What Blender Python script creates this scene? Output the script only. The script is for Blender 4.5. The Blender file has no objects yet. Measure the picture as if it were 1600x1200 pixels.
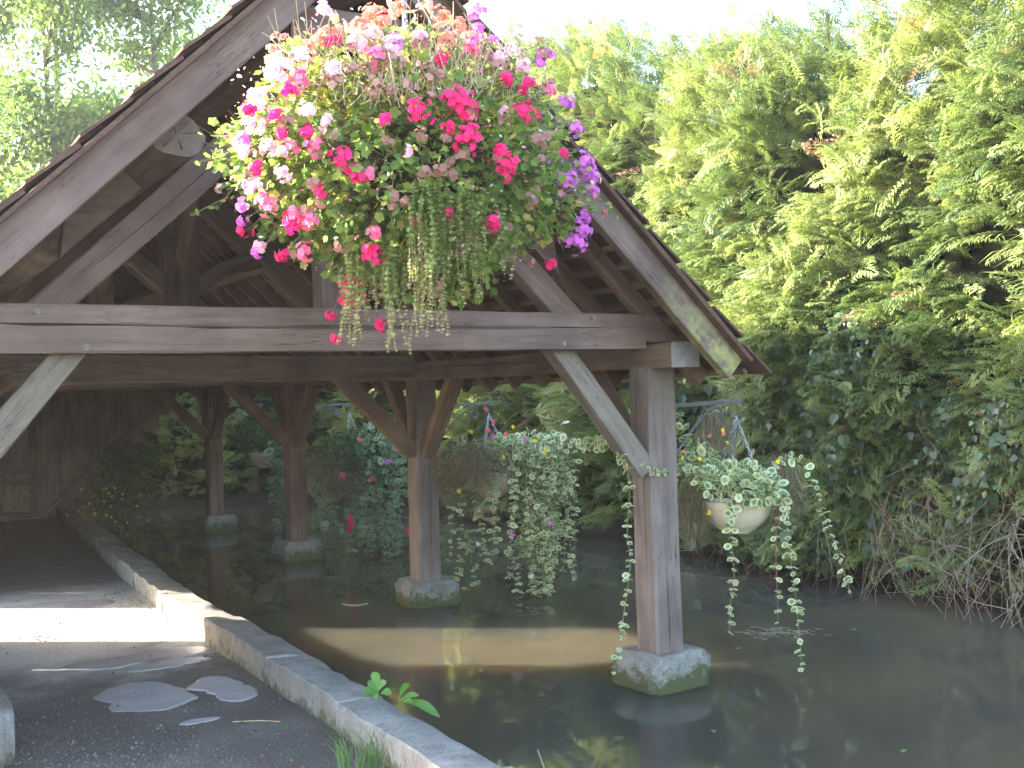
import bpy, bmesh, math, random, zlib
import numpy as np
from mathutils import Vector, Matrix

random.seed(7)
rng = np.random.default_rng(11)
S = bpy.context.scene
COL = S.collection
R = math.radians

# ------------------------------------------------------------------ camera
CAM = Vector((0, 0, 1.65))
FPX = 1750.0
_yaw, _pit, _rol = R(30.3), R(0.3), R(-1.55)
FW = Vector((math.sin(_yaw) * math.cos(_pit), math.cos(_yaw) * math.cos(_pit), math.sin(_pit)))
_r0 = Vector((math.cos(_yaw), -math.sin(_yaw), 0)); _u0 = _r0.cross(FW)
RT = _r0 * math.cos(_rol) + _u0 * math.sin(_rol)
UP = -_r0 * math.sin(_rol) + _u0 * math.cos(_rol)
cd = bpy.data.cameras.new('camera')
cam = bpy.data.objects.new('camera', cd); COL.objects.link(cam)
cam.matrix_world = Matrix((
    (RT.x, UP.x, -FW.x, CAM.x), (RT.y, UP.y, -FW.y, CAM.y), (RT.z, UP.z, -FW.z, CAM.z), (0, 0, 0, 1)))
cd.sensor_fit = 'HORIZONTAL'; cd.sensor_width = 36.0; cd.lens = 36.0 * FPX / 1600.0
cd.clip_start = 0.05; cd.clip_end = 2000
S.camera = cam

def at(px, py, d):
    """world point at view depth d behind photograph position px, py"""
    return CAM + (FW + RT * ((px - 800) / FPX) + UP * ((600 - py) / FPX)) * d

# ------------------------------------------------------------------ light
SUN_AZ, SUN_EL = -53.0, 17.5
sdir = Vector((math.sin(R(SUN_AZ)) * math.cos(R(SUN_EL)), math.cos(R(SUN_AZ)) * math.cos(R(SUN_EL)), math.sin(R(SUN_EL))))
w = bpy.data.worlds.new('World'); S.world = w; w.use_nodes = True
wn = w.node_tree.nodes; wl = w.node_tree.links
sky = wn.new('ShaderNodeTexSky'); sky.sky_type = 'NISHITA'; sky.sun_disc = False
sky.sun_elevation = R(SUN_EL); sky.sun_rotation = R(SUN_AZ); sky.air_density = 1.0; sky.dust_density = 1.2
wl.new(sky.outputs[0], wn['Background'].inputs[0]); wn['Background'].inputs[1].default_value = 0.15
ld = bpy.data.lights.new('sun', 'SUN'); ld.energy = 4.6; ld.angle = R(0.55); ld.color = (1.0, 0.92, 0.78)
sun = bpy.data.objects.new('sun', ld); COL.objects.link(sun)
sun.rotation_euler = sdir.to_track_quat('Z', 'Y').to_euler()
S.view_settings.view_transform = 'Standard'; S.view_settings.look = 'None'
S.view_settings.exposure = 3.5; S.view_settings.gamma = 1.0; S.view_settings.use_curve_mapping = False
S.cycles.max_bounces = 8; S.cycles.diffuse_bounces = 4; S.cycles.transmission_bounces = 4
S.cycles.use_denoising = True
S.cycles.sample_clamp_indirect = 6.0
S.cycles.caustics_reflective = False; S.cycles.caustics_refractive = False

# ------------------------------------------------------------------ materials
def new_mat(name):
    m = bpy.data.materials.new(name); m.use_nodes = True
    n = m.node_tree.nodes; l = m.node_tree.links
    return m, n, l, n['Principled BSDF'], n['Material Output']

def N(n, t, **kw):
    x = n.new(t)
    for k, v in kw.items():
        if k.startswith('i_'): x.inputs[k[2:].replace('_', ' ')].default_value = v
        else: setattr(x, k, v)
    return x

def ramp(n, stops):
    r = n.new('ShaderNodeValToRGB'); e = r.color_ramp.elements
    while len(e) < len(stops): e.new(0.5)
    for k, (p, c) in enumerate(stops):
        e[k].position = p; e[k].color = (*c, 1)
    return r

def wood(name, dark, mid, light, moss=None, moss_amt=0.0, rough=0.85, moss_x=None):
    m, n, l, b, o = new_mat(name)
    tc = N(n, 'ShaderNodeTexCoord'); oi = N(n, 'ShaderNodeObjectInfo')
    mul = N(n, 'ShaderNodeMath', operation='MULTIPLY'); mul.inputs[1].default_value = 37.0
    l.new(oi.outputs['Random'], mul.inputs[0])
    add = N(n, 'ShaderNodeVectorMath', operation='ADD')
    l.new(tc.outputs['Object'], add.inputs[0]); l.new(mul.outputs[0], add.inputs[1])
    mp = N(n, 'ShaderNodeMapping'); mp.inputs['Scale'].default_value = (1.0, 11, 11); l.new(add.outputs[0], mp.inputs[0])
    n1 = N(n, 'ShaderNodeTexNoise', i_Scale=1.6, i_Detail=6.0, i_Roughness=0.62, i_Distortion=0.8); l.new(mp.outputs[0], n1.inputs[0])
    mp2 = N(n, 'ShaderNodeMapping'); mp2.inputs['Scale'].default_value = (2.2, 75, 75); l.new(add.outputs[0], mp2.inputs[0])
    n2 = N(n, 'ShaderNodeTexNoise', i_Scale=1.5, i_Detail=4.0, i_Roughness=0.7, i_Distortion=0.3); l.new(mp2.outputs[0], n2.inputs[0])
    n3 = N(n, 'ShaderNodeTexNoise', i_Scale=2.3, i_Detail=5.0, i_Roughness=0.6); l.new(add.outputs[0], n3.inputs[0])
    mx = N(n, 'ShaderNodeMix', data_type='FLOAT', i_Factor=0.30)
    l.new(n1.outputs[0], mx.inputs[2]); l.new(n2.outputs[0], mx.inputs[3])
    rp = ramp(n, [(0.3, dark), (0.5, mid), (0.72, light)]); l.new(mx.outputs[0], rp.inputs[0])
    # broad stains
    st = N(n, 'ShaderNodeMapRange'); st.inputs[1].default_value = .3; st.inputs[2].default_value = .7
    st.inputs[3].default_value = .68; st.inputs[4].default_value = 1.2; l.new(n3.outputs[0], st.inputs[0])
    ml = N(n, 'ShaderNodeMix', data_type='RGBA', blend_type='MULTIPLY', i_Factor=1.0)
    l.new(rp.outputs[0], ml.inputs[6]); l.new(st.outputs[0], ml.inputs[7])
    # small check cracks along the grain
    mp4 = N(n, 'ShaderNodeMapping'); mp4.inputs['Scale'].default_value = (1.6, 26, 26); l.new(add.outputs[0], mp4.inputs[0])
    n4 = N(n, 'ShaderNodeTexNoise', i_Scale=1.3, i_Detail=2.0, i_Roughness=0.5, i_Distortion=1.0); l.new(mp4.outputs[0], n4.inputs[0])
    cr = ramp(n, [(0.0, (1, 1, 1)), (0.485, (1, 1, 1)), (0.5, (.38, .36, .35)), (0.515, (1, 1, 1))]); l.new(n4.outputs[0], cr.inputs[0])
    n5 = N(n, 'ShaderNodeTexNoise', i_Scale=4.0, i_Detail=1.0); l.new(add.outputs[0], n5.inputs[0])
    c5 = N(n, 'ShaderNodeMapRange'); c5.inputs[1].default_value = .5; c5.inputs[2].default_value = .62; l.new(n5.outputs[0], c5.inputs[0])
    mk = N(n, 'ShaderNodeMix', data_type='RGBA', blend_type='MULTIPLY'); l.new(c5.outputs[0], mk.inputs[0])
    l.new(ml.outputs[2], mk.inputs[6]); l.new(cr.outputs[0], mk.inputs[7])
    colr = mk.outputs[2]
    if moss:
        n6 = N(n, 'ShaderNodeTexNoise', i_Scale=9.0, i_Detail=8.0, i_Roughness=0.75); l.new(add.outputs[0], n6.inputs[0])
        c6 = N(n, 'ShaderNodeMapRange'); c6.inputs[1].default_value = .62 - moss_amt; c6.inputs[2].default_value = .80 - moss_amt
        l.new(n6.outputs[0], c6.inputs[0])
        fac = c6.outputs[0]
        if moss_x:
            sx = N(n, 'ShaderNodeSeparateXYZ'); l.new(tc.outputs['Object'], sx.inputs[0])
            c7 = N(n, 'ShaderNodeMapRange'); c7.inputs[1].default_value = moss_x[0]; c7.inputs[2].default_value = moss_x[1]
            l.new(sx.outputs[0], c7.inputs[0])
            mm = N(n, 'ShaderNodeMath', operation='MULTIPLY'); l.new(fac, mm.inputs[0]); l.new(c7.outputs[0], mm.inputs[1]); fac = mm.outputs[0]
        mo = N(n, 'ShaderNodeMix', data_type='RGBA'); l.new(fac, mo.inputs[0]); l.new(colr, mo.inputs[6]); mo.inputs[7].default_value = (*moss, 1)
        colr = mo.outputs[2]
    l.new(colr, b.inputs['Base Color']); b.inputs['Roughness'].default_value = rough
    b.inputs['Specular IOR Level'].default_value = 0.3
    bp = N(n, 'ShaderNodeBump', i_Strength=0.55, i_Distance=0.012); l.new(mx.outputs[0], bp.inputs['Height'])
    bp2 = N(n, 'ShaderNodeBump', i_Strength=0.5, i_Distance=0.01); l.new(mk.outputs[2], bp2.inputs['Height']); l.new(bp.outputs[0], bp2.inputs['Normal'])
    l.new(bp2.outputs[0], b.inputs['Normal'])
    return m

def end_grain(name, c1, c2):
    m, n, l, b, o = new_mat(name)
    tc = N(n, 'ShaderNodeTexCoord')
    mp = N(n, 'ShaderNodeMapping'); mp.inputs['Scale'].default_value = (0.0, 1, 1); mp.inputs['Location'].default_value = (0, .03, .02)
    l.new(tc.outputs['Object'], mp.inputs[0])
    wv = N(n, 'ShaderNodeTexWave', wave_type='RINGS', rings_direction='X', i_Scale=28.0, i_Distortion=3.0, i_Detail=3.0); wv.inputs['Detail Scale'].default_value = 1.5
    l.new(mp.outputs[0], wv.inputs[0])
    ns = N(n, 'ShaderNodeTexNoise', i_Scale=14.0, i_Detail=6.0, i_Roughness=.7); l.new(tc.outputs['Object'], ns.inputs[0])
    mx = N(n, 'ShaderNodeMix', data_type='FLOAT', i_Factor=.86); l.new(wv.outputs[1], mx.inputs[2]); l.new(ns.outputs[0], mx.inputs[3])
    rp = ramp(n, [(0.25, c1), (0.7, c2)]); l.new(mx.outputs[0], rp.inputs[0])
    l.new(rp.outputs[0], b.inputs['Base Color']); b.inputs['Roughness'].default_value = .9
    bp = N(n, 'ShaderNodeBump', i_Strength=.6, i_Distance=.01); l.new(mx.outputs[0], bp.inputs['Height']); l.new(bp.outputs[0], b.inputs['Normal'])
    return m

def leaf(name, stops, trans=0.35, rough=0.5, spec=0.35, tcol=None):
    """leaf colour from the per-leaf attribute 'tint'; thin leaves pass some light"""
    m, n, l, b, o = new_mat(name)
    a = N(n, 'ShaderNodeAttribute', attribute_name='tint')
    rp = ramp(n, stops); l.new(a.outputs['Fac'], rp.inputs[0])
    l.new(rp.outputs[0], b.inputs['Base Color']); b.inputs['Roughness'].default_value = rough
    b.inputs['Specular IOR Level'].default_value = spec
    t = N(n, 'ShaderNodeBsdfTranslucent')
    hs = N(n, 'ShaderNodeHueSaturation', i_Saturation=1.1, i_Value=1.5); l.new(rp.outputs[0], hs.inputs['Color']); l.new(hs.outputs[0], t.inputs[0])
    ms = N(n, 'ShaderNodeMixShader', i_Fac=trans); l.new(b.outputs[0], ms.inputs[1]); l.new(t.outputs[0], ms.inputs[2])
    l.new(ms.outputs[0], o.inputs[0])
    return m

def rocky(name, c1, c2, c3, scale=6.0, bump=.5, rough=.9, moss=None, moss_lo=.5, zmoss=None, dist=.02):
    m, n, l, b, o = new_mat(name)
    tc = N(n, 'ShaderNodeTexCoord'); g = N(n, 'ShaderNodeNewGeometry')
    n1 = N(n, 'ShaderNodeTexNoise', i_Scale=scale, i_Detail=9.0, i_Roughness=.68); l.new(g.outputs['Position'], n1.inputs[0])
    n2 = N(n, 'ShaderNodeTexNoise', i_Scale=scale * 9, i_Detail=4.0, i_Roughness=.6); l.new(g.outputs['Position'], n2.inputs[0])
    mx = N(n, 'ShaderNodeMix', data_type='FLOAT', i_Factor=.35); l.new(n1.outputs[0], mx.inputs[2]); l.new(n2.outputs[0], mx.inputs[3])
    rp = ramp(n, [(.32, c1), (.5, c2), (.68, c3)]); l.new(mx.outputs[0], rp.inputs[0]); colr = rp.outputs[0]
    if moss:
        n3 = N(n, 'ShaderNodeTexNoise', i_Scale=scale * 1.7, i_Detail=9.0, i_Roughness=.75); l.new(g.outputs['Position'], n3.inputs[0])
        fac = n3.outputs[0]
        if zmoss:
            sx = N(n, 'ShaderNodeSeparateXYZ'); l.new(g.outputs['Position'], sx.inputs[0])
            c7 = N(n, 'ShaderNodeMapRange'); c7.inputs[1].default_value = zmoss[0]; c7.inputs[2].default_value = zmoss[1]
            c7.inputs[3].default_value = .22; c7.inputs[4].default_value = -.22
            l.new(sx.outputs[2], c7.inputs[0])
            ad = N(n, 'ShaderNodeMath', operation='ADD'); l.new(fac, ad.inputs[0]); l.new(c7.outputs[0], ad.inputs[1]); fac = ad.outputs[0]
        cm = N(n, 'ShaderNodeMapRange'); cm.inputs[1].default_value = moss_lo; cm.inputs[2].default_value = moss_lo + .14; l.new(fac, cm.inputs[0])
        mo = N(n, 'ShaderNodeMix', data_type='RGBA'); l.new(cm.outputs[0], mo.inputs[0]); l.new(colr, mo.inputs[6]); mo.inputs[7].default_value = (*moss, 1)
        colr = mo.outputs[2]
    l.new(colr, b.inputs['Base Color']); b.inputs['Roughness'].default_value = rough; b.inputs['Specular IOR Level'].default_value = .3
    bp = N(n, 'ShaderNodeBump', i_Strength=bump, i_Distance=dist); l.new(mx.outputs[0], bp.inputs['Height']); l.new(bp.outputs[0], b.inputs['Normal'])
    return m

def plain(name, col, rough=.6, metal=0.0, var=.15):
    m, n, l, b, o = new_mat(name)
    g = N(n, 'ShaderNodeNewGeometry')
    n1 = N(n, 'ShaderNodeTexNoise', i_Scale=25.0, i_Detail=5.0); l.new(g.outputs['Position'], n1.inputs[0])
    c2 = tuple(c * (1 - var * 2) for c in col); c3 = tuple(min(1, c * (1 + var)) for c in col)
    rp = ramp(n, [(.3, c2), (.7, c3)]); l.new(n1.outputs[0], rp.inputs[0]); l.new(rp.outputs[0], b.inputs['Base Color'])
    b.inputs['Roughness'].default_value = rough; b.inputs['Metallic'].default_value = metal
    return m

M = {}
M['front'] = wood('weathered_front_timber', (.12, .079, .069), (.18, .125, .109), (.24, .178, .158), moss=(.21, .22, .14), moss_amt=.02)
M['post'] = wood('grey_post_timber', (.125, .093, .085), (.19, .148, .136), (.26, .215, .20))
M['brace'] = wood('grey_green_brace_timber', (.105, .085, .072), (.185, .152, .13), (.25, .215, .185), moss=(.19, .20, .14), moss_amt=.06)
M['in'] = wood('reddish_inner_timber', (.105, .066, .05), (.18, .117, .09), (.25, .17, .132))
M['old'] = wood('brown_old_timber', (.10, .072, .052), (.175, .13, .098), (.24, .185, .14), moss=(.13, .14, .08), moss_amt=.03)
M['verge'] = wood('verge_timber', (.085, .058, .05), (.155, .11, .095), (.23, .172, .15), moss=(.30, .30, .11), moss_amt=.2, moss_x=(2.3, 2.85))
M['verge_l'] = wood('verge_left_timber', (.115, .075, .067), (.17, .116, .103), (.225, .163, .147))
M['board'] = wood('brown_wall_board', (.12, .092, .07), (.21, .168, .13), (.28, .23, .18))
M['end'] = end_grain('end_grain', (.12, .088, .08), (.21, .165, .15))
M['end_pale'] = end_grain('pale_end_grain', (.22, .2, .2), (.40, .38, .38))
M['tile'] = rocky('clay_tile', (.045, .027, .022), (.09, .05, .038), (.15, .085, .062), scale=5, bump=.3)
M['kerb'] = rocky('kerb_stone', (.13, .12, .108), (.25, .235, .218), (.36, .345, .325), scale=5.5, bump=1.0, moss=(.10, .10, .055), moss_lo=.53, zmoss=(-.05, .22))
M['base'] = rocky('post_base_stone', (.12, .115, .10), (.225, .215, .195), (.33, .32, .295), scale=8, bump=1.0, moss=(.075, .085, .035), moss_lo=.46, zmoss=(-.16, .10))
M['bowl'] = rocky('cream_bowl', (.44, .38, .28), (.56, .49, .37), (.64, .57, .45), scale=9, bump=.45, rough=.6, dist=.015)
M['bowl_dull'] = rocky('dull_bowl', (.38, .31, .23), (.52, .44, .34), (.6, .52, .42), scale=9, bump=.5, rough=.8)
M['iron'] = plain('dark_iron', (.13, .135, .16), .4, .4)
M['chain'] = plain('galvanised_chain', (.55, .58, .68), .32, .85)
M['bolt'] = plain('old_bolt', (.22, .195, .17), .75, .1)
M['bark'] = rocky('bark', (.04, .033, .025), (.09, .075, .058), (.16, .14, .11), scale=12, bump=1.0)
M['stem'] = plain('green_brown_stem', (.16, .13, .06), .7)
M['red_stem'] = plain('red_stem', (.22, .09, .05), .6)
M['twig'] = plain('bare_twig', (.21, .165, .13), .9)
M['cypress'] = leaf('cypress_spray', [(0, (.055, .09, .03)), (.4, (.15, .20, .055)), (.75, (.28, .32, .11)), (.93, (.38, .39, .19)), (1, (.26, .15, .08))], trans=.32, rough=.5, spec=.45)
M['cypress_core'] = rocky('cypress_inner_shade', (.008, .010, .005), (.016, .02, .009), (.03, .035, .015), scale=9, bump=1.0)  # twig colour taken near black, shade painted in
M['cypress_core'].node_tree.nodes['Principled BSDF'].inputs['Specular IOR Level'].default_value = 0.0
M['ivy'] = leaf('ivy_leaf', [(0, (.022, .045, .022)), (.5, (.05, .09, .04)), (.85, (.095, .14, .055)), (1, (.24, .23, .06))], trans=.18, rough=.38, spec=.55)
M['broad'] = leaf('broadleaf', [(0, (.07, .13, .03)), (.5, (.13, .205, .045)), (1, (.26, .31, .09))], trans=.5, rough=.4, spec=.5)
M['geranium'] = leaf('geranium_leaf', [(0, (.06, .125, .035)), (.5, (.165, .255, .06)), (.85, (.33, .38, .10)), (1, (.48, .42, .12))], trans=.5, rough=.5)
M['jenny'] = leaf('creeping_jenny_leaf', [(0, (.09, .13, .035)), (.6, (.19, .24, .06)), (1, (.38, .27, .15))], trans=.3, rough=.5)
M['varieg'] = leaf('variegated_leaf', [(0, (.07, .13, .05)), (.45, (.14, .22, .09)), (.62, (.40, .45, .24)), (1, (.66, .66, .42))], trans=.25, rough=.5)
M['varieg_cool'] = leaf('variegated_cool_leaf', [(0, (.06, .11, .065)), (.45, (.11, .18, .10)), (.7, (.22, .30, .19)), (1, (.38, .45, .30))], trans=.25, rough=.5)
M['dry'] = leaf('dry_wisps', [(0, (.10, .08, .05)), (.6, (.20, .165, .11)), (1, (.30, .26, .19))], trans=.15, rough=.9, spec=.1)
M['weed'] = leaf('weed_leaf', [(0, (.07, .17, .03)), (1, (.13, .28, .06))], trans=.3, rough=.45)
M['grass'] = leaf('grass_blade', [(0, (.06, .13, .03)), (1, (.13, .22, .06))], trans=.3, rough=.5)
M['shrub'] = leaf('shrub_leaf', [(0, (.03, .07, .02)), (.6, (.07, .14, .035)), (1, (.13, .2, .05))], trans=.25, rough=.5)
def petal(name, c, t=.35): return leaf(name, [(0, tuple(x * .8 for x in c)), (1, tuple(min(1, x * 1.1) for x in c))], trans=t, rough=.6, spec=.2)
M['pink'] = petal('hot_pink_petal', (.82, .035, .20)); M['rose'] = petal('rose_petal', (.85, .20, .36))
M['pale'] = petal('overlit_pink_petal', (.88, .52, .66)); M['lilac'] = petal('lilac_petal', (.70, .20, .66))
M['salmon'] = petal('salmon_petal', (.82, .27, .20)); M['yellow'] = petal('yellow_petal', (.80, .64, .05)); M['white'] = petal('white_petal', (.75, .72, .78))
M['dryhead'] = petal('withered_petal', (.42, .23, .20)); M['berry'] = plain('red_berry', (.55, .03, .03), .3)

# water: murky, light scatters a little below the smooth surface
m, n, l, b, o = new_mat('murky_water'); M['water'] = m
b.inputs['Base Color'].default_value = (.155, .125, .082, 1); b.inputs['Roughness'].default_value = .02; b.inputs['IOR'].default_value = 1.333
b.inputs['Subsurface Weight'].default_value = 1.0; b.inputs['Subsurface Radius'].default_value = (.50, .34, .2); b.inputs['Subsurface Scale'].default_value = 5.0
g = N(n, 'ShaderNodeNewGeometry'); ns = N(n, 'ShaderNodeTexNoise', i_Scale=3.0, i_Detail=2.0); l.new(g.outputs['Position'], ns.inputs[0])
bp = N(n, 'ShaderNodeBump', i_Strength=.016, i_Distance=.05); l.new(ns.outputs[0], bp.inputs['Height']); l.new(bp.outputs[0], b.inputs['Normal'])
cn = N(n, 'ShaderNodeTexNoise', i_Scale=.7, i_Detail=4.0); l.new(g.outputs['Position'], cn.inputs[0])
rp = ramp(n, [(.3, (.040, .045, .040)), (.7, (.096, .076, .050))]); l.new(cn.outputs[0], rp.inputs[0]); l.new(rp.outputs[0], b.inputs['Base Color'])

# walkway: damp gritty old screed, smoother pale patches are separate sheets
m, n, l, b, o = new_mat('gritty_walkway'); M['walk'] = m
g = N(n, 'ShaderNodeNewGeometry')
n1 = N(n, 'ShaderNodeTexNoise', i_Scale=1.7, i_Detail=9.0, i_Roughness=.65); l.new(g.outputs['Position'], n1.inputs[0])
n2 = N(n, 'ShaderNodeTexNoise', i_Scale=70.0, i_Detail=5.0, i_Roughness=.7); l.new(g.outputs['Position'], n2.inputs[0])
vo = N(n, 'ShaderNodeTexVoronoi', i_Scale=55.0); l.new(g.outputs['Position'], vo.inputs[0])
mx = N(n, 'ShaderNodeMix', data_type='FLOAT', i_Factor=.4); l.new(n1.outputs[0], mx.inputs[2]); l.new(n2.outputs[0], mx.inputs[3])
rp = ramp(n, [(.33, (.055, .046, .04)), (.5, (.105, .09, .08)), (.66, (.20, .175, .155))]); l.new(mx.outputs[0], rp.inputs[0])
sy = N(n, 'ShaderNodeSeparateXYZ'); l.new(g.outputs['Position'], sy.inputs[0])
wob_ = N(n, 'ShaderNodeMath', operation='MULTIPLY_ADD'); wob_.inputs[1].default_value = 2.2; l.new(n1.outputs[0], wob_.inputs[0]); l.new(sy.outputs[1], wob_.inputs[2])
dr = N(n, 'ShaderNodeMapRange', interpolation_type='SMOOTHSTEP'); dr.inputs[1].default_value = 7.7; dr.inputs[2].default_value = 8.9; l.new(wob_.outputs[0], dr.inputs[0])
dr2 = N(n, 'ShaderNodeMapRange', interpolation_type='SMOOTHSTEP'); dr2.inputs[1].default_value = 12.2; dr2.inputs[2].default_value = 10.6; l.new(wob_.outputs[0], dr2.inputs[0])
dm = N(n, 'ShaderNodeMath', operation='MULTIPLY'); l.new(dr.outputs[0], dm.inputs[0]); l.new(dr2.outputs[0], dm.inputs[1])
rp_dry_sun = ramp(n, [(.33, (.36, .33, .295)), (.5, (.50, .47, .43)), (.66, (.58, .55, .51))]); l.new(mx.outputs[0], rp_dry_sun.inputs[0])  # dry dusty band, whitened further so sunlight is put into the colour
md = N(n, 'ShaderNodeMix', data_type='RGBA'); l.new(dm.outputs[0], md.inputs[0]); l.new(rp.outputs[0], md.inputs[6]); l.new(rp_dry_sun.outputs[0], md.inputs[7])
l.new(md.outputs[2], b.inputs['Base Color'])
rr = N(n, 'ShaderNodeMapRange'); rr.inputs[1].default_value = .3; rr.inputs[2].default_value = .7; rr.inputs[3].default_value = .5; rr.inputs[4].default_value = .9
l.new(n1.outputs[0], rr.inputs[0]); l.new(rr.outputs[0], b.inputs['Roughness'])
bp = N(n, 'ShaderNodeBump', i_Strength=.7, i_Distance=.012); l.new(n2.outputs[0], bp.inputs['Height'])
bp2 = N(n, 'ShaderNodeBump', i_Strength=.5, i_Distance=.01); l.new(vo.outputs[0], bp2.inputs['Height']); l.new(bp.outputs[0], bp2.inputs['Normal']); l.new(bp2.outputs[0], b.inputs['Normal'])
m, n, l, b, o = new_mat('smooth_damp_screed'); M['screed'] = m
g = N(n, 'ShaderNodeNewGeometry'); n1 = N(n, 'ShaderNodeTexNoise', i_Scale=5.0, i_Detail=8.0); l.new(g.outputs['Position'], n1.inputs[0])
rp = ramp(n, [(.3, (.40, .365, .365)), (.7, (.50, .46, .46))]); l.new(n1.outputs[0], rp.inputs[0]); l.new(rp.outputs[0], b.inputs['Base Color'])
b.inputs['Roughness'].default_value = .24
M['gravel'] = rocky('grit_stone', (.07, .062, .058), (.13, .115, .107), (.21, .195, .185), scale=30, bump=.2)
M['ground'] = rocky('earth_and_turf', (.045, .055, .02), (.08, .085, .035), (.12, .11, .06), scale=3, bump=.8)
M['bank'] = rocky('dark_bank_earth', (.02, .018, .013), (.04, .035, .025), (.07, .06, .045), scale=6, bump=1.0)
M['straw'] = plain('straw', (.42, .33, .2), .8)

# ------------------------------------------------------------------ object helpers
WM = {}
def setp(o, label=None, cat=None, group=None, kind=None):
    if label: o['label'] = label
    if cat: o['category'] = cat
    if group: o['group'] = group
    if kind: o['kind'] = kind
    return o

def place(o, parent, mat):
    if parent is not None:
        o.parent = parent; o.matrix_parent_inverse = WM[parent].inverted()
    o.matrix_basis = mat; WM[o] = mat.copy()

def thing(name, loc, label, cat, group=None, kind=None):
    o = bpy.data.objects.new(name, None); o.empty_display_size = .2; COL.objects.link(o)
    place(o, None, Matrix.Translation(Vector(loc)))
    return setp(o, label, cat, group, kind)

def link(name, me, parent=None, mat=None, kind=None, label=None):
    o = bpy.data.objects.new(name, me); COL.objects.link(o)
    place(o, parent, mat if mat is not None else Matrix())
    return setp(o, label=label, kind=kind)

class MB:
    def __init__(s): s.V = []; s.F = []; s.T = []; s.n = 0
    def add(s, V, F, tint=.5, mi=0):
        V = np.asarray(V, float).reshape(-1, 3)
        if isinstance(F, np.ndarray) or (len(F) and len({len(f) for f in F}) == 1):
            s.F.append((np.asarray(F, int) + s.n, mi))
        else:
            for f in F: s.F.append((np.asarray([f], int) + s.n, mi))
        t = np.asarray(tint, float)
        s.T.append(np.full(len(V), t) if t.ndim == 0 else t)
        s.V.append(V); s.n += len(V)
        return s
    def mesh(s, name, mats, smooth=False):
        me = bpy.data.meshes.new(name)
        V = np.concatenate(s.V); T = np.concatenate(s.T)
        tot = np.concatenate([np.full(len(f), f.shape[1]) for f, _ in s.F])
        lv = np.concatenate([f.ravel() for f, _ in s.F])
        mi = np.concatenate([np.full(len(f), k) for f, k in s.F])
        st = np.concatenate([[0], np.cumsum(tot)[:-1]])
        me.vertices.add(len(V)); me.vertices.foreach_set('co', V.astype(np.float32).ravel())
        me.loops.add(len(lv)); me.loops.foreach_set('vertex_index', lv.astype(np.int32))
        me.polygons.add(len(tot)); me.polygons.foreach_set('loop_start', st.astype(np.int32)); me.polygons.foreach_set('loop_total', tot.astype(np.int32))
        me.polygons.foreach_set('material_index', mi.astype(np.int32))
        me.polygons.foreach_set('use_smooth', np.full(len(tot), smooth))
        a = me.attributes.new('tint', 'FLOAT', 'POINT'); a.data.foreach_set('value', T.astype(np.float32))
        for m_ in (mats if isinstance(mats, (list, tuple)) else [mats]): me.materials.append(m_)
        me.update(calc_edges=True); me.validate()
        return me
    def build(s, name, mats, parent=None, kind=None, label=None, smooth=False, origin=None):
        if origin is not None:
            og = np.array(origin); s.V = [v - og for v in s.V]
            return link(name, s.mesh(name, mats, smooth), parent, Matrix.Translation(Vector(origin)), kind, label)
        return link(name, s.mesh(name, mats, smooth), parent, None, kind, label)

def frame(d, up=(0, 0, 1)):
    d = Vector(d).normalized(); up = Vector(up)
    if abs(d.dot(up.normalized())) > .98: up = Vector((0, 1, 0)) if abs(d.y) < .9 else Vector((1, 0, 0))
    y = up.cross(d).normalized(); z = d.cross(y)
    return d, y, z

def tube(pts, rad, sides=5, cap=False):
    P = np.asarray(pts, float); n_ = len(P)
    rad = np.broadcast_to(np.asarray(rad, float), (n_,))
    T = np.gradient(P, axis=0); T /= np.linalg.norm(T, axis=1)[:, None] + 1e-9
    ref = np.array([0, 0, 1.]) if abs(T[:, 2]).mean() < .8 else np.array([1., 0, 0])
    A = np.cross(T, ref); A /= np.linalg.norm(A, axis=1)[:, None] + 1e-9; B = np.cross(T, A)
    an = np.arange(sides) * 2 * math.pi / sides
    V = P[:, None] + rad[:, None, None] * (A[:, None] * np.cos(an)[None, :, None] + B[:, None] * np.sin(an)[None, :, None])
    i = np.arange(n_ - 1)[:, None] * sides; j = np.arange(sides)[None]
    F = np.stack([i + j, i + (j + 1) % sides, i + sides + (j + 1) % sides, i + sides + j], -1).reshape(-1, 4)
    return V.reshape(-1, 3), F

def smooth_path(ctrl, k=8):
    """Catmull-Rom through control points"""
    P = np.asarray(ctrl, float); P = np.vstack([2 * P[0] - P[1], P, 2 * P[-1] - P[-2]])
    out = []
    for a in range(1, len(P) - 2):
        t = np.linspace(0, 1, k, endpoint=False)[:, None]
        p0, p1, p2, p3 = P[a - 1], P[a], P[a + 1], P[a + 2]
        out.append(.5 * (2 * p1 + (p2 - p0) * t + (2 * p0 - 5 * p1 + 4 * p2 - p3) * t ** 2 + (3 * p1 - p0 - 3 * p2 + p3) * t ** 3))
    out.append(P[-2][None]); return np.vstack(out)

def scatter(base_V, base_F, base_T, pos, X, Y, Z, scale, tint, bend=None):
    """copies of one small shape, merged; X, Y, Z (n,3) are each copy's axes"""
    n_ = len(pos); k = len(base_V)
    V = base_V[None] * np.asarray(scale).reshape(-1, 1, 1)
    W_ = pos[:, None] + V[..., 0:1] * X[:, None] + V[..., 1:2] * Y[:, None] + V[..., 2:3] * Z[:, None]
    F = (np.arange(n_)[:, None, None] * k + base_F[None]).reshape(-1, base_F.shape[1])
    T = (base_T[None] + np.asarray(tint).reshape(-1, 1)).clip(0, 1)
    return W_.reshape(-1, 3), F, T.ravel()

def unit(a): return a / (np.linalg.norm(a, axis=-1, keepdims=True) + 1e-9)

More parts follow.
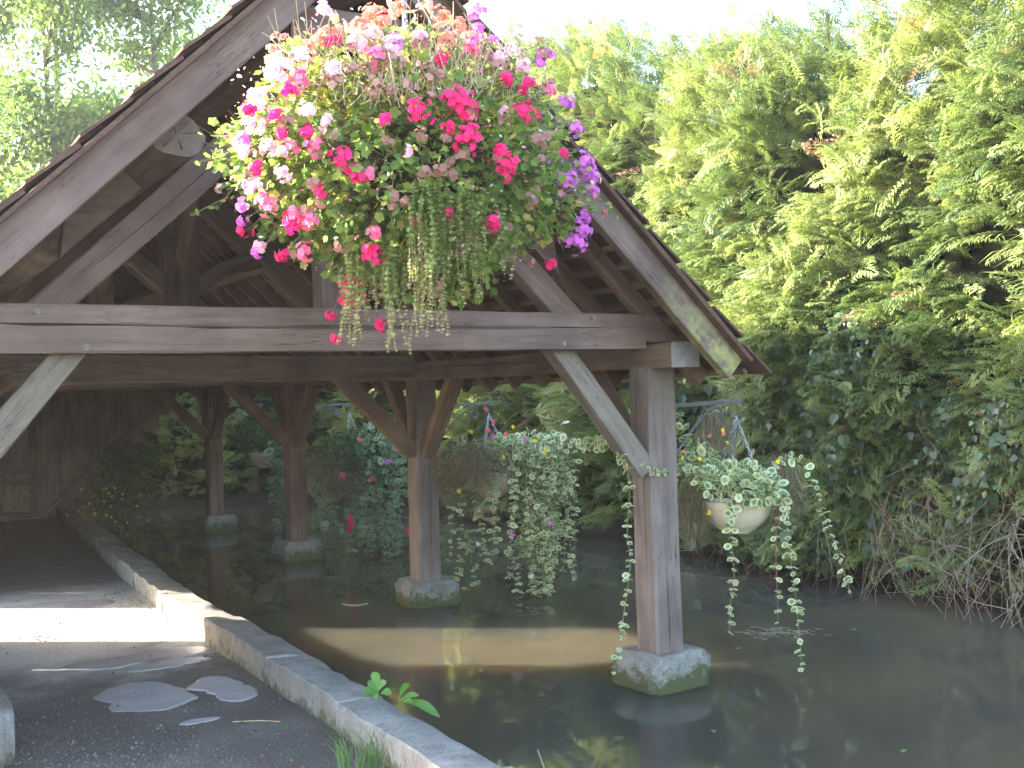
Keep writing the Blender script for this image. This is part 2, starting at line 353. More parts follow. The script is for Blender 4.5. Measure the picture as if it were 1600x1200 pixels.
def axes_from(x, zhint):
    X = unit(x); Y = unit(np.cross(zhint, X)); Z = np.cross(X, Y); return X, Y, Z

def beam(name, p0, p1, wd, ht, mat, parent, up=(0, 0, 1), wob=.005, ch=.008, cracks=(), end=None, round_=0.0, seg=.22, bow=0.0, label=None, taper=1.0):
    """timber from p0 to p1: local x along the grain, wd across, ht along 'up'; cracks = (face, pos0, amp, t0, t1, width, depth)"""
    p0, p1 = Vector(p0), Vector(p1); L = (p1 - p0).length
    X, Y, Z = frame(p1 - p0, up)
    mw = Matrix(((X.x, Y.x, Z.x, p0.x), (X.y, Y.y, Z.y, p0.y), (X.z, Y.z, Z.z, p0.z), (0, 0, 0, 1)))
    ns_ = max(2, int(L / seg)) if not cracks else max(10, int(L / .06))
    xs = np.linspace(0, L, ns_ + 1)
    hw, hh = wd / 2, ht / 2
    c = [(-hw, -hh + ch), (-hw, hh - ch), (-hw + ch, hh), (hw - ch, hh), (hw, hh - ch), (hw, -hh + ch), (hw - ch, -hh), (-hw + ch, -hh)]
    rs = random.Random(zlib.crc32(('%s %.2f %.2f %.2f' % (name, p0.x, p0.y, p0.z)).encode()))
    def wobble():
        ph = [rs.uniform(0, 6.28) for _ in range(3)]
        return lambda x: wob * (math.sin(x * 1.3 + ph[0]) + .5 * math.sin(x * 3.1 + ph[1]) + .35 * math.sin(x * 8.3 + ph[2]))
    wy = [wobble() for _ in range(4)]; wz = [wobble() for _ in range(4)]
    cph = [(rs.uniform(0, 6), rs.uniform(0, 6), rs.uniform(0, 6)) for _ in cracks]
    rings = []
    for x in xs:
        t = x / L; tp = 1 + (taper - 1) * t
        sag = bow * 4 * t * (1 - t)
        pts = []
        for k, (y, z) in enumerate(c):
            q = k // 2
            pts.append((y * tp + wy[q](x), z * tp + wz[q](x) + sag))
        order = [[pts[0]], [pts[1]], [pts[2]], [pts[3]], [pts[4]], [pts[5]], [pts[6]], [pts[7]]]
        for ci, (face, pos, amp, t0, t1, cw, cdp) in enumerate(cracks):
            a, b_, cc = cph[ci]
            u = (t - t0) / (t1 - t0)
            open_ = 0 if u <= 0 or u >= 1 else min(1, 4 * u, 4 * (1 - u)) * (.55 + .45 * abs(math.sin(x * 9 + a)))
            q = pos + amp * (math.sin(x * 2.1 + a) + .4 * math.sin(x * 6.7 + b_) + .18 * math.sin(x * 23 + cc))
            g2 = cw * open_ / 2 + 1e-5; dp = cdp * open_
            k0, k1 = {'-y': (0, 1), '+y': (4, 5), '+z': (2, 3), '-z': (6, 7)}[face]
            A_, B_ = np.array(pts[k0]), np.array(pts[k1]); Ln = np.linalg.norm(B_ - A_); dv = (B_ - A_) / Ln
            inn = np.array({'-y': (1, 0), '+y': (-1, 0), '+z': (0, -1), '-z': (0, 1)}[face])
            s0 = Ln * q
            order[k0] += [tuple(A_ + dv * (s0 - g2)), tuple(A_ + dv * s0 + inn * dp), tuple(A_ + dv * (s0 + g2))]
        rings.append([p for o_ in order for p in o_])
    k = len(rings[0])
    V = [(x, y, z) for x, rg in zip(xs, rings) for (y, z) in rg]
    mb = MB()
    i = np.arange(ns_)[:, None] * k; j = np.arange(k)[None]
    mb.add(V, np.stack([i + j, i + k + j, i + k + (j + 1) % k, i + (j + 1) % k], -1).reshape(-1, 4))
    mb.F.append((np.arange(k)[None], 1)); mb.F.append((np.arange(k)[::-1][None] + ns_ * k, 1))
    me = mb.mesh(name, [mat, end or M['end']])
    return link(name, me, parent, mw, label=label)

def prism(name, poly, axis, a0, a1, mat, parent, bev=.006):
    """solid from a polygon; axis 'y': poly in (x,z)"""
    bm = bmesh.new()
    f = [bm.verts.new((p[0], a0, p[1]) if axis == 'y' else (a0, p[0], p[1])) for p in poly]
    f2 = [bm.verts.new((p[0], a1, p[1]) if axis == 'y' else (a1, p[0], p[1])) for p in poly]
    bm.faces.new(f); bm.faces.new(f2[::-1])
    for k in range(len(poly)):
        q = (k + 1) % len(poly); bm.faces.new((f[k], f2[k], f2[q], f[q]))
    bmesh.ops.recalc_face_normals(bm, faces=bm.faces)
    if bev: bmesh.ops.bevel(bm, geom=list(bm.edges), offset=bev, segments=1, affect='EDGES')
    me = bpy.data.meshes.new(name); bm.to_mesh(me); bm.free(); me.materials.append(mat)
    return link(name, me, parent)

def stone_mesh(name, sx, sy, sz, cuts, amp, bev, mat, seed, freq=5.0):
    from mathutils import noise
    bm = bmesh.new(); bmesh.ops.create_cube(bm, size=1)
    for v in bm.verts: v.co = Vector((v.co.x * sx, v.co.y * sy, v.co.z * sz))
    bmesh.ops.bevel(bm, geom=list(bm.edges), offset=bev, segments=1 if name == 'kerb_stone' else 2, affect='EDGES')
    def mx_(): return max(e.calc_length() for e in bm.edges)
    for _ in range(cuts):
        ln = max(sx, sy, sz) / 7
        es = [e for e in bm.edges if e.calc_length() > ln]
        if not es: break
        bmesh.ops.subdivide_edges(bm, edges=es, cuts=1, use_grid_fill=True)
    off = Vector((seed * 3.7, seed * 1.3, 0))
    for v in bm.verts:
        v.co += noise.noise_vector((v.co + off) * freq) * amp + noise.noise_vector((v.co + off) * freq * 3.5) * amp * .35
    bmesh.ops.triangulate(bm, faces=[f for f in bm.faces if len(f.verts) > 4])
    if name == 'kerb_stone':
        for v in bm.verts:
            if v.co.z > .2: v.co.z -= .16 * max(0, v.co.x + .02)
    me = bpy.data.meshes.new(name); bm.to_mesh(me); bm.free(); me.materials.append(mat)
    for p in me.polygons: p.use_smooth = True
    if name == 'kerb_stone': me.set_sharp_from_angle(angle=R(38))
    return me

# ------------------------------------------------------------------ ground, water, walkway
WZ = -0.15
xs = [-150, -60, -12, -1.3, 1.0, 2.04, 2.1, 3.0, 7.0, 7.9, 8.3, 9.2, 12, 60, 150]
zs = [0, 0, -.05, -.05, -.05, -.05, -1.1, -1.1, -1.1, -.6, -.08, .12, .2, .2, .2]
ys = [-150, -60, -14, -13, 0, 10, 20.0, 20.8, 22, 60, 150]
mb = MB(); V = []
for j, y in enumerate(ys):
    for i, x in enumerate(xs):
        z = zs[i]
        if (y < -12.5 or y > 20.5) and 2.05 < x < 8.2: z = .02
        V.append((x, y, z))
nx = len(xs)
F = [(j * nx + i, j * nx + i + 1, (j + 1) * nx + i + 1, (j + 1) * nx + i) for j in range(len(ys) - 1) for i in range(nx - 1)]
setp(mb.add(V, np.array(F)).build('ground', M['ground']), kind='structure')
bm = bmesh.new(); bmesh.ops.create_cube(bm, size=1)
for v in bm.verts: v.co = Vector((2.13 + (v.co.x + .5) * 6.4, -13.2 + (v.co.y + .5) * 33.8, -1.0 + (v.co.z + .5) * (WZ + 1.0)))
me = bpy.data.meshes.new('water'); bm.to_mesh(me); bm.free(); me.materials.append(M['water'])
setp(link('water', me), kind='structure')
# walkway sheet with shallow unevenness
gx, gy = np.meshgrid(np.linspace(-1.3, 2.03, 60), np.concatenate([np.linspace(-3, 3, 10), np.linspace(3.1, 18.2, 190)]))
gx = -1.3 + (gx + 1.3) / 3.33 * (1.99 + np.maximum(0, gy - 8.7) * .05 + .04 + 1.3)
gz = .006 + .0018 * (np.sin(gx * 3.1 + gy * 1.7) + np.sin(gx * 7.3 - gy * 4.1) * .5 + np.sin(gx * 1.9 + gy * 5.3) * .6) - .002
V = np.stack([gx, gy, gz], -1).reshape(-1, 3); k = 60; ny = len(gx)
i, j = np.meshgrid(np.arange(k - 1), np.arange(ny - 1)); q = (j * k + i).ravel()
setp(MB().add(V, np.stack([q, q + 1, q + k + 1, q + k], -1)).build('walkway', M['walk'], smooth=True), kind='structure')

def patch(cx, cy, pts):
    mb = MB(); P = []
    for k in range(48):
        a = k / 48 * 2 * math.pi
        # radius from sparse control list
        f = k / 48 * len(pts); i0 = int(f); t = f - i0; t = t * t * (3 - 2 * t)
        r_ = pts[i0 % len(pts)] * (1 - t) + pts[(i0 + 1) % len(pts)] * t
        r_ *= 1 + .035 * math.sin(a * 7 + cx * 5) + .018 * math.sin(a * 15 + cy * 3)
        P.append((cx + r_ * math.cos(a), cy + r_ * math.sin(a), .0088))
    V = P + [(cx + (x - cx) * 1.14, cy + (y - cy) * 1.10, .0) for x, y, z in P]
    F = [tuple(range(48))] + [(k, k + 48, (k + 1) % 48 + 48, (k + 1) % 48) for k in range(48)]
    mb.add(V, F)
    setp(mb.build('screed_patch', M['screed']), kind='structure')
patch(1.38, 6.40, [.17, .20, .36, .34, .22, .30, .30, .24])
patch(1.765, 6.33, [.10, .14, .30, .22, .10, .12, .32, .18])
patch(1.47, 5.76, [.10, .05, .04, .06, .10, .05, .03, .05])
patch(1.72, 7.12, [.16, .10, .10, .20, .34, .14, .06, .08])
patch(1.45, 7.38, [.5, .30, .12, .16, .4, .22, .12, .2])
patch(1.2, 9.6, [.55, .35, .3, .4, .6, .3, .2, .3])

# grit on the walkway
tet = np.array([(1, 0, -.4), (-.5, .87, -.4), (-.5, -.87, -.4), (.1, .05, .75), (-.2, .5, .3)])
tetF = np.array([(0, 1, 3), (1, 2, 3), (2, 0, 3), (0, 2, 1), (1, 3, 4)])
n_ = 3600
u = rng.random(n_)
px = np.where(u < .55, rng.uniform(.55, 1.5, n_), rng.uniform(.4, 1.98, n_)); py = np.where(u < .55, rng.uniform(4.3, 6.6, n_), rng.uniform(4.2, 10.5, n_))
dry_sun_band = (py > 7.4) & (py < 9.6); py = np.where(dry_sun_band & (rng.random(n_) < .75), rng.uniform(4.3, 6.4, n_), py)
kk = rng.random(n_) < .10
px = np.where(kk, 1.98 - np.abs(rng.normal(0, .12, n_)), px); py = np.where(kk, rng.uniform(8.3, 10.5, n_), py)
ang = rng.uniform(0, 6.28, n_); z0 = np.zeros(n_)
V, F, T = scatter(tet, tetF, np.zeros(5), np.stack([px, py, z0 + .005], -1), np.stack([np.cos(ang), np.sin(ang), z0], -1), np.stack([-np.sin(ang), np.cos(ang), z0], -1), np.tile([0, 0, 1.], (n_, 1)), rng.gamma(2.0, .0021, n_) + .0018, rng.random(n_))
setp(MB().add(V, F, T).build('gravel', M['gravel']), 'loose grit and crumbs scattered over the walkway', kind='stuff')

# ------------------------------------------------------------------ kerb of coping stones
def kerb_x(y): return 1.99 + max(0, y - 8.7) * .05
kerb = thing('stone_kerb', (2.1, 3, 0), 'low kerb of worn coping stones between the walkway and the water', 'kerb')
joints = [1.4, 2.75, 3.95, 5.17, 6.25, 7.62, 8.9, 10.2, 11.5, 12.9, 14.2, 15.6, 17.3]
for k in range(len(joints) - 1):
    y0, y1 = joints[k], joints[k + 1]; L = y1 - y0 - .006
    me = stone_mesh('kerb_stone', .25 + .012 * math.sin(k * 2.1), L, .74, 4, .020, .008, M['kerb'], k, 5.5)
    xm = (kerb_x(y0) + kerb_x(y1)) / 2 + .125
    rot = math.atan2(kerb_x(y1) - kerb_x(y0), y1 - y0)
    link('kerb_stone', me, kerb, Matrix.Translation((xm + random.uniform(-.012, .012), (y0 + y1) / 2, .155 - .37 + random.uniform(-.012, .01))) @ Matrix.Rotation(-rot + random.uniform(-.01, .01), 4, 'Z') @ Matrix.Rotation(random.uniform(-.02, .02), 4, 'Y'))
sb = link('stone_block', stone_mesh('stone_block', .5, 1.3, .34, 3, .018, .05, M['kerb'], 31, 3.0), None, Matrix.Translation((.335, 6.2, .11)))
setp(sb, 'rounded grey stone block at the left side of the walkway', 'stone block')

# ------------------------------------------------------------------ wash house
CX = 2.14; SL = .962; SA = math.atan(SL)
TOPZ = 3.94                                      # rafter tops: z = TOPZ - SL*|x-CX|
def roofz(dx, off=0): return TOPZ - SL * abs(dx) - off / math.cos(SA)
PY = [5.43, 8.66, 11.92, 15.18]                  # post centres along the bank
Y0R, Y1R = 4.80, 17.35
wh = thing('wash_house', (CX, 11, 0), 'old open timber wash house with a tiled gable roof on posts over the water', 'wash house')
PXR, PXL = 4.16, .12
for k, y in enumerate(PY):
    cr = [('-y', .36, .006, .02, .99, .010, .03), ('-z', .55, .012, .0, .28, .012, .03)] if k == 0 else [('-z', .45, .03, .05, .7, .009, .025)]
    # post: local x is up, -y / z faces; grain along x
    beam('post', (PXR, y, .03 if k else .055), (PXR - .006, y, 1.765), .2, .2, M['post'] if k < 2 else M['in'], wh, up=(0, 1, 0), cracks=cr, wob=.004, ch=.012)
    beam('post', (PXL, y, .0), (PXL, y, 1.765), .2, .2, M['old'], wh, up=(0, 1, 0))
    me = stone_mesh('post_base', .46, .44, .62, 3, .022, .035, M['base'], 50 + k, 4.5)
    link('post_base', me, wh, Matrix.Translation((PXR + .02, y + .02, .055 - .31)) @ Matrix.Rotation(R([4, -5, 3, 6][k]), 4, 'Z'))
# wall plates (right one shows its sawn end)
beam('wall_plate', (4.175, 5.13, 1.828), (4.165, 17.2, 1.835), .21, .148, M['in'], wh, cracks=[('+y', .4, .04, .1, .32, .01, .03)], end=M['end_pale'], wob=.004, ch=.006)
beam('wall_plate', (.105, 5.13, 1.828), (.105, 17.2, 1.835), .21, .15, M['old'], wh)
# the front tie beam: long split along its face
tie = beam('tie_beam', (.10, 5.29, 1.974), (3.985, 5.29, 1.972), .08, .212, M['front'], wh,
           cracks=[('-y', .60, .035, -.02, .64, .016, .035), ('-y', .56, .03, .60, .97, .008, .025)], wob=.0035, ch=.006)
prism('tie_beam_tongue', [(3.98, 1.908), (4.15, 1.908), (4.10, 2.07), (3.98, 2.077)], 'y', 5.257, 5.326, M['front'], tie)
for (x, z) in [(.679, 2.045), (.882, 1.89), (3.604, 2.045), (3.404, 1.90)]:
    P_, F_ = tube([(x, 5.258, z), (x, 5.232, z)], .0125, 6)
    mb = MB().add(P_, F_); mb.F.append((np.arange(6, 12)[None], 0))
    V_, F2 = tube([(x, 5.252, z), (x, 5.2465, z)], .0165, 12); b0 = mb.n; mb.add(V_, F2); mb.F.append((np.arange(b0 + 12, b0 + 24)[None], 0))
    mb.build('bolt', M['bolt'], wh)
for (x, z) in [(3.80, 2.05), (3.86, 1.985), (3.87, 1.89), (3.93, 2.0)]:
    V_, F2 = tube([(x, 5.256, z), (x, 5.243, z)], .005, 6); mb = MB().add(V_, F2); mb.F.append((np.arange(6, 12)[None], 0)); mb.build('nail', M['bolt'], wh)

def truss(y, k):
    mt = M['front'] if k == 0 else M['old']
    kp = .1 if k == 0 else .125
    if k:
        beam('tie_beam', (.1, y, 1.875), (4.06, y, 1.875), .16, .205, M['old'], wh, cracks=[('+y', .5, .03, .1, .8, .008, .02)], wob=.008)
    beam('king_post', (CX, y, 2.0), (CX, y, 3.62), kp * 2, .15 if k == 0 else .2, mt, wh, up=(0, 1, 0), cracks=[('-z', .6, .03, .1, .9, .012, .03)], wob=.007)
    for s in (-1, 1):
        f = (lambda a: a)
        beam('principal_rafter', (CX + s * 1.46, y - .0, 2.02), (CX + s * .07, y, 3.315), .12 if k == 0 else .16, .145, M['verge_l'] if (k == 0) else M['old'], wh, cracks=[('-y' if s < 0 else '+y', .45, .05, .1, .8, .005, .015)], wob=.004)
        # knee brace from tie to post
        beam('knee_brace', (CX + s * 1.245, y - .03, 1.955 if k == 0 else 1.83), (CX + s * 1.91, y - .03, 1.145), .115, .125, M['brace'] if k == 0 else M['in'], wh, up=(1, 0, 0), wob=.004)
        if k:
            # short struts from king post to the principals
            beam('strut', (CX + s * .08, y, 2.48), (CX + s * .62, y, 2.83 if s < 0 else 2.72), .1, .12, M['old'], wh, bow=.05, wob=.008)
    # longitudinal braces from king post to ridge
    for s in (-1, 1):
        if k == 0 and s < 0: continue
        beam('ridge_brace', (CX, y + s * .08, 2.75), (CX, y + s * .78, 3.52), .1, .12, M['old'], wh, wob=.007)
for k, y in enumerate(PY): truss(y, k)
# post to wall plate braces
for k, y in enumerate(PY):
    for s in (-1, 1):
        if k == 0 and s < 0: continue
        for X_ in (PXR, PXL):
            beam('plate_brace', (X_, y + s * .09, 1.12), (X_, y + s * .66, 1.79), .1, .12, M['in'], wh, up=(1, 0, 0), wob=.004)
# purlins and ridge: logs
def log(name, p0, p1, r_, mat, seed):
    p0, p1 = Vector(p0), Vector(p1); X, Y, Z = frame(p1 - p0); L = (p1 - p0).length
    mw = Matrix(((X.x, Y.x, Z.x, p0.x), (X.y, Y.y, Z.y, p0.y), (X.z, Y.z, Z.z, p0.z), (0, 0, 0, 1)))
    k = 18; an = np.arange(k) / k * 2 * math.pi; rs = np.random.default_rng(seed)
    prof = r_ * (1 + .06 * np.sin(3 * an + seed) + .07 * np.sin(2 * an + 1) + rs.normal(0, .035, k))
    xs_ = np.linspace(0, L, 30); V = []
    for x in xs_:
        w_ = 1 + .04 * math.sin(x * 1.1 + seed)
        for a, p in zip(an, prof): V.append((x, p * w_ * math.cos(a) + .012 * math.sin(x * .9), p * w_ * math.sin(a)))
    mb = MB(); i = np.arange(29)[:, None] * k; j = np.arange(k)[None]
    mb.add(V, np.stack([i + j, i + (j + 1) % k, i + k + (j + 1) % k, i + k + j], -1).reshape(-1, 4))
    # end face with radial drying cracks: alternating rim / centre wedges slightly sunk
    c0 = mb.n; ends = [(-.001, 0, 0)]; mb.add(ends, np.zeros((0, 3), int))
    F = [(c0, (q + 1) % k, q) for q in range(k)]; mb.F.append((np.array(F), 1))
    mb.F.append((np.arange(29 * k, 30 * k)[None], 1))
    # sunk radial slots on the end
    lg = link(name, mb.mesh(name, [mat, M['end'] if seed == 3 else M['end']]), wh, mw)
    if seed == 3:
        sm = MB()
        for a in (0.4, 1.1, 2.3, 3.0, 4.4, 5.5):
            l0, l1 = random.uniform(.0, .03), r_ * random.uniform(.5, .95); w_ = random.uniform(.0012, .0036)
            d = np.array([math.cos(a), math.sin(a)]); q = np.array([-d[1], d[0]])
            pts = [d * l0 - q * w_ * .2, d * l1 - q * w_, d * l1 + q * w_, d * l0 + q * w_ * .2]
            V = [(-.0035, *p) for p in pts] + [(.01, *p) for p in pts]
            sm.add(V, np.array([(0, 1, 2, 3), (0, 4, 5, 1), (1, 5, 6, 2), (2, 6, 7, 3), (3, 7, 4, 0)]))
        link('drying_crack', sm.mesh('drying_crack', M['cypress_core']), lg, mw)
    return lg
log('purlin', (1.25, 5.04, 2.83), (1.25, 17.2, 2.83), .112, M['old'], 3)
log('purlin', (2 * CX - 1.25, 5.04, 2.83), (2 * CX - 1.25, 17.2, 2.83), .112, M['old'], 4)
log('ridge_beam', (CX, 4.9, 3.66), (CX, 17.2, 3.66), .095, M['old'], 5)
# cleats holding the purlins on the principals
prism('purlin_cleat', [(.80, 2.30), (1.17, 2.64), (1.02, 2.80), (.86, 2.76)], 'y', 5.38, 5.47, M['verge_l'], wh)
prism('purlin_cleat', [(2 * CX - .80, 2.30), (2 * CX - .86, 2.76), (2 * CX - 1.02, 2.80), (2 * CX - 1.17, 2.64)], 'y', 5.38, 5.47, M['verge_l'], wh)
# gable collar under the apex
beam('collar', (CX - .36, 5.02, 3.40), (CX + .36, 5.02, 3.40), .05, .17, M['verge_l'], wh)
# verge rafters on the gable
def slope_pt(s, dx, y, off): return Vector((CX + s * (dx - off * math.sin(SA)), y, TOPZ - SL * dx - off * math.cos(SA)))
beam('verge_rafter', slope_pt(-1, 0.02, 4.9, .074), slope_pt(-1, 2.15, 4.9, .074), .065, .148, M['verge_l'], wh, up=(-1, 0, 1), wob=.003, ch=.005)
beam('verge_rafter', slope_pt(1, 0.02, 4.9, .074), slope_pt(1, 2.235, 4.9, .074), .065, .148, M['verge'], wh, up=(1, 0, 1), wob=.003, ch=.005, end=M['end_pale'])
# common rafters
ry = 5.30
while ry < 17.3:
    for s in (-1, 1):
        j = random.uniform(-.02, .02)
        beam('rafter', slope_pt(s, .03, ry + j, .047), slope_pt(s, (2.30 if s > 0 else 2.13) + random.uniform(-.02, .03), ry + j * .5, .047), .075, .09, M['in'] if s > 0 else M['old'], wh, up=(s, 0, 1), seg=.6, wob=.006)
    ry += .43
# tile battens
PITCH = .148
nb = 22
for s in (-1, 1):
    for k in range(nb):
        dx = (.10 + k * PITCH) * math.cos(SA)
        if dx > (2.32 if s > 0 else 2.12): continue
        a = slope_pt(s, dx, 4.94, -.012); b_ = slope_pt(s, dx, Y1R - .03, -.012)
        beam('batten', a, b_, .038, .023, M['in'] if s > 0 else M['old'], wh, up=(s, 0, 1), seg=1.5, wob=.003, ch=.003)
for s in (-1, 1):
    beam('verge_board', slope_pt(s, .02, 4.84, -.006), slope_pt(s, 2.25 if s > 0 else 2.2, 4.84, -.006), .075, .022, M['tile'], wh, up=(s, 0, 1), wob=.002, ch=.003)
# clay tiles: the ones near the gable one by one, the rest as one mesh
TW, TL, TH = .168, .27, .013
bm = bmesh.new(); bmesh.ops.create_cube(bm, size=1)
for v in bm.verts:
    v.co = Vector((v.co.x * TL, v.co.y * TW, v.co.z * TH))
bmesh.ops.bevel(bm, geom=[e for e in bm.edges if abs(e.verts[0].co.x - e.verts[1].co.x) < .01 and e.verts[0].co.x > 0], offset=.004, segments=1, affect='EDGES')
tile_me = bpy.data.meshes.new('roof_tile'); bm.to_mesh(tile_me); bm.free(); tile_me.materials.append(M['tile'])
tv = np.array([v.co for v in tile_me.vertices]); 
boxV = np.array([(x * TL / 2, y * TW / 2, z * TH / 2) for x in (-1, 1) for y in (-1, 1) for z in (-1, 1)])
boxF = np.array([(0, 1, 3, 2), (4, 6, 7, 5), (0, 4, 5, 1), (2, 3, 7, 6), (0, 2, 6, 4), (1, 5, 7, 3)])
tilt = math.atan(TH * 1.0 / PITCH)
rest = []; ntile = 0
ncol = int((Y1R - Y0R) / TW)
for c_ in range(ncol + 1):
    for s in (-1, 1):
        for k in range(nb):
            sd = .05 + k * PITCH + TL / 2 + .0
            if sd - TL / 2 > (3.12 if s > 0 else 2.80): continue
            y = Y0R + TW * (c_ + .5 * (k % 2)) + TW / 2 + random.uniform(-.003, .003)
            dxm = sd * math.cos(SA)
            base = slope_pt(s, dxm, y, -.040 - random.uniform(0, .006))
            X = Vector((s * math.cos(SA), 0, -math.sin(SA))); Z = Vector((s * math.sin(SA), 0, math.cos(SA)))
            ang = tilt + random.uniform(-.015, .015)
            X2 = X * math.cos(ang) + Z * math.sin(ang) * 1.0; X2.normalize()
            X2 = (X2 + Vector((0, random.uniform(-.012, .012), 0))).normalized()
            Y = Z.cross(X2).normalized(); Z2 = X2.cross(Y)
            near = c_ < 2 or (s > 0 and c_ < 10)
            if near and ntile < 300:
                mw = Matrix(((X2.x, Y.x, Z2.x, base.x), (X2.y, Y.y, Z2.y, base.y), (X2.z, Y.z, Z2.z, base.z), (0, 0, 0, 1)))
                link('roof_tile', tile_me, wh, mw); ntile += 1
            else:
                rest.append((base, X2, Y, Z2))
ps = np.array([r_[0] for r_ in rest]); V, F, T = scatter(boxV, boxF, np.zeros(8), ps, np.array([r_[1] for r_ in rest]), np.array([r_[2] for r_ in rest]), np.array([r_[3] for r_ in rest]), np.ones(len(rest)), rng.random(len(rest)))
MB().add(V, F, T).build('roof_tiles', M['tile'], wh, kind='stuff')
# ridge tiles
for k in range(26):
    y = Y0R - .02 + k * .49
    an = np.linspace(R(-55), R(55), 7) ; V = []
    for yy, g_ in ((y, 0), (y + .5, .006)):
        for rr_ in (.115, .13):
            V += [(CX + (rr_ + g_) * 1.15 * math.sin(a), yy, TOPZ - .03 + (rr_ + g_) * math.cos(a) + .02) for a in an]
    F = []
    for q in range(6):
        F += [(7 + q, 8 + q, 22 + q, 21 + q), (q + 1, q, 14 + q, 15 + q), (q, q + 1, 8 + q, 7 + q), (14 + q + 1, 14 + q, 21 + q, 22 + q)]
    F += [(0, 7, 21, 14), (6, 20, 27, 13)]
    MB().add(V, np.array(F)).build('ridge_tile', M['tile'], wh)

# left wall of boards with the doorway that lets the strip of sun in, and a few gaps
def board_obj(x0, x1, y0, y1, z0, z1, mat=None, name='wall_board'):
    if abs(y1 - y0) > abs(x1 - x0): wdt, th, mid, up = abs(y1 - y0), abs(x1 - x0), ((x0 + x1) / 2, (y0 + y1) / 2), (1, 0, 0)
    else: wdt, th, mid, up = abs(x1 - x0), abs(y1 - y0), ((x0 + x1) / 2, (y0 + y1) / 2), (0, 1, 0)
    return beam(name, (mid[0], mid[1], z0), (mid[0], mid[1], z1), wdt, th, mat or M['board'], wh, up=up, wob=.0015, ch=.003, seg=.7)
def left_boards(y0, y1):
    n_ = max(1, round((y1 - y0) / .24)); 
    for k in range(n_):
        a, b_ = y0 + (y1 - y0) * k / n_, y0 + (y1 - y0) * (k + 1) / n_
        board_obj(.0, .025, a, b_ - .0005, -.02, 1.78)
D0, D1 = 9.10, 10.58
def n_to_y(n_, x=.0125): return (n_ - .6018 * x) / .7986
s1, s2 = n_to_y(6.515), n_to_y(9.13)
left_boards(5.33, s1 - .013); left_boards(s1 + .013, D0); left_boards(D1, s2 - .012); left_boards(s2 + .012, 17.2)
for sy, (za, zb) in ((s1, (.36, .49)), (s2, (.49, .72))):
    board_obj(-.02, -.002, sy - .05, sy + .05, -.02, za); board_obj(-.02, -.002, sy - .05, sy + .05, zb, 1.78)
for dy in (D0 - .04, D1 + .04): board_obj(-.03, .06, dy - .035, dy + .035, 0, 1.78, M['old'], 'door_post')

# back gable wall: vertical boards cut along a diagonal rail that rises over the water
YB = 17.15
def diag(x): return 0.02 if x < 2.36 else (x - 2.36) * .97
x = -.05
while x < 4.3:
    w_ = random.uniform(.17, .23); xm = x + w_ / 2
    zb = diag(xm); zt = roofz(xm - CX, .10)
    if zt - zb > .15: board_obj(x, x + w_ - .0015, YB, YB + .028 + random.uniform(0, .012), zb - .16, zt)
    x += w_
beam('diagonal_rail', (2.30, YB - .06, .03), (4.12, YB - .06, 1.80), .09, .15, M['brace'], wh, up=(0, 0, 1))
beam('tie_beam', (.1, YB - .06, 1.875), (4.06, YB - .06, 1.875), .1, .2, M['old'], wh)
door = link('door', MB().add(np.array([(x, y, z) for x in (1.0, 2.12) for y in (YB - .055, YB - .02) for z in (.05, 1.72)]), np.array([(0, 1, 3, 2), (4, 6, 7, 5), (0, 4, 5, 1), (2, 3, 7, 6), (0, 2, 6, 4), (1, 5, 7, 3)])).mesh('door', M['board']), wh)
for (a, b_, c_, d_) in [(1.0, .03, 1.0, 1.74), (2.12, .03, 2.12, 1.74), (1.0, .08, 2.12, .08), (1.0, .55, 2.12, .55), (1.0, .70, 2.12, .70), (1.0, 1.68, 2.12, 1.68)]:
    o_ = beam('door_rail' if b_ == d_ else 'door_stile', (a, YB - .068, b_), (c_, YB - .068, d_), .03 if b_ == d_ else .1, .09 if b_ == d_ else .03, M['old'], door, up=(0, 0, 1) if b_ == d_ else (0, 1, 0), wob=.002)
for x in (1.28, 1.56, 1.84):
    beam('door_board', (x, YB - .062, .14), (x, YB - .062, 1.62), .26, .02, M['board'], door, up=(0, 1, 0), wob=.0015)

# iron brackets on the right posts
def bracket(y):
    x0 = PXR + .1
    mb = MB()
    V = np.array([(x, yy, z) for x in (x0 - .005, x0 + .60) for yy in (y - .016, y + .016) for z in (1.512, 1.535)]); V[4:, 2] += .018
    mb.add(V, np.array([(0, 1, 3, 2), (4, 6, 7, 5), (0, 4, 5, 1), (2, 3, 7, 6), (0, 2, 6, 4), (1, 5, 7, 3)]))
    br = mb.build('iron_bracket', M['iron'], wh)
    pts = [(x0, y, 1.18), (x0 + .10, y, 1.27), (x0 + .22, y, 1.395), (x0 + .31, y, 1.47), (x0 + .38, y, 1.502)]
    for k in range(15):
        a = R(80 - k * 34); r_ = .052 * (1 - k / 19)
        pts.append((x0 + .40 + r_ * math.cos(a), y, 1.448 + r_ * math.sin(a)))
    V, F = tube(smooth_path(pts, 4), .0085, 6); MB().add(V, F).build('scroll', M['iron'], br, smooth=True)
    V, F = tube(smooth_path([(x0 + .555, y, 1.53), (x0 + .555, y, 1.48), (x0 + .53, y, 1.455), (x0 + .54, y, 1.43), (x0 + .56, y, 1.44)], 4), .005, 5)
    MB().add(V, F).build('hook', M['iron'], br, smooth=True)
for y in PY: bracket(y)

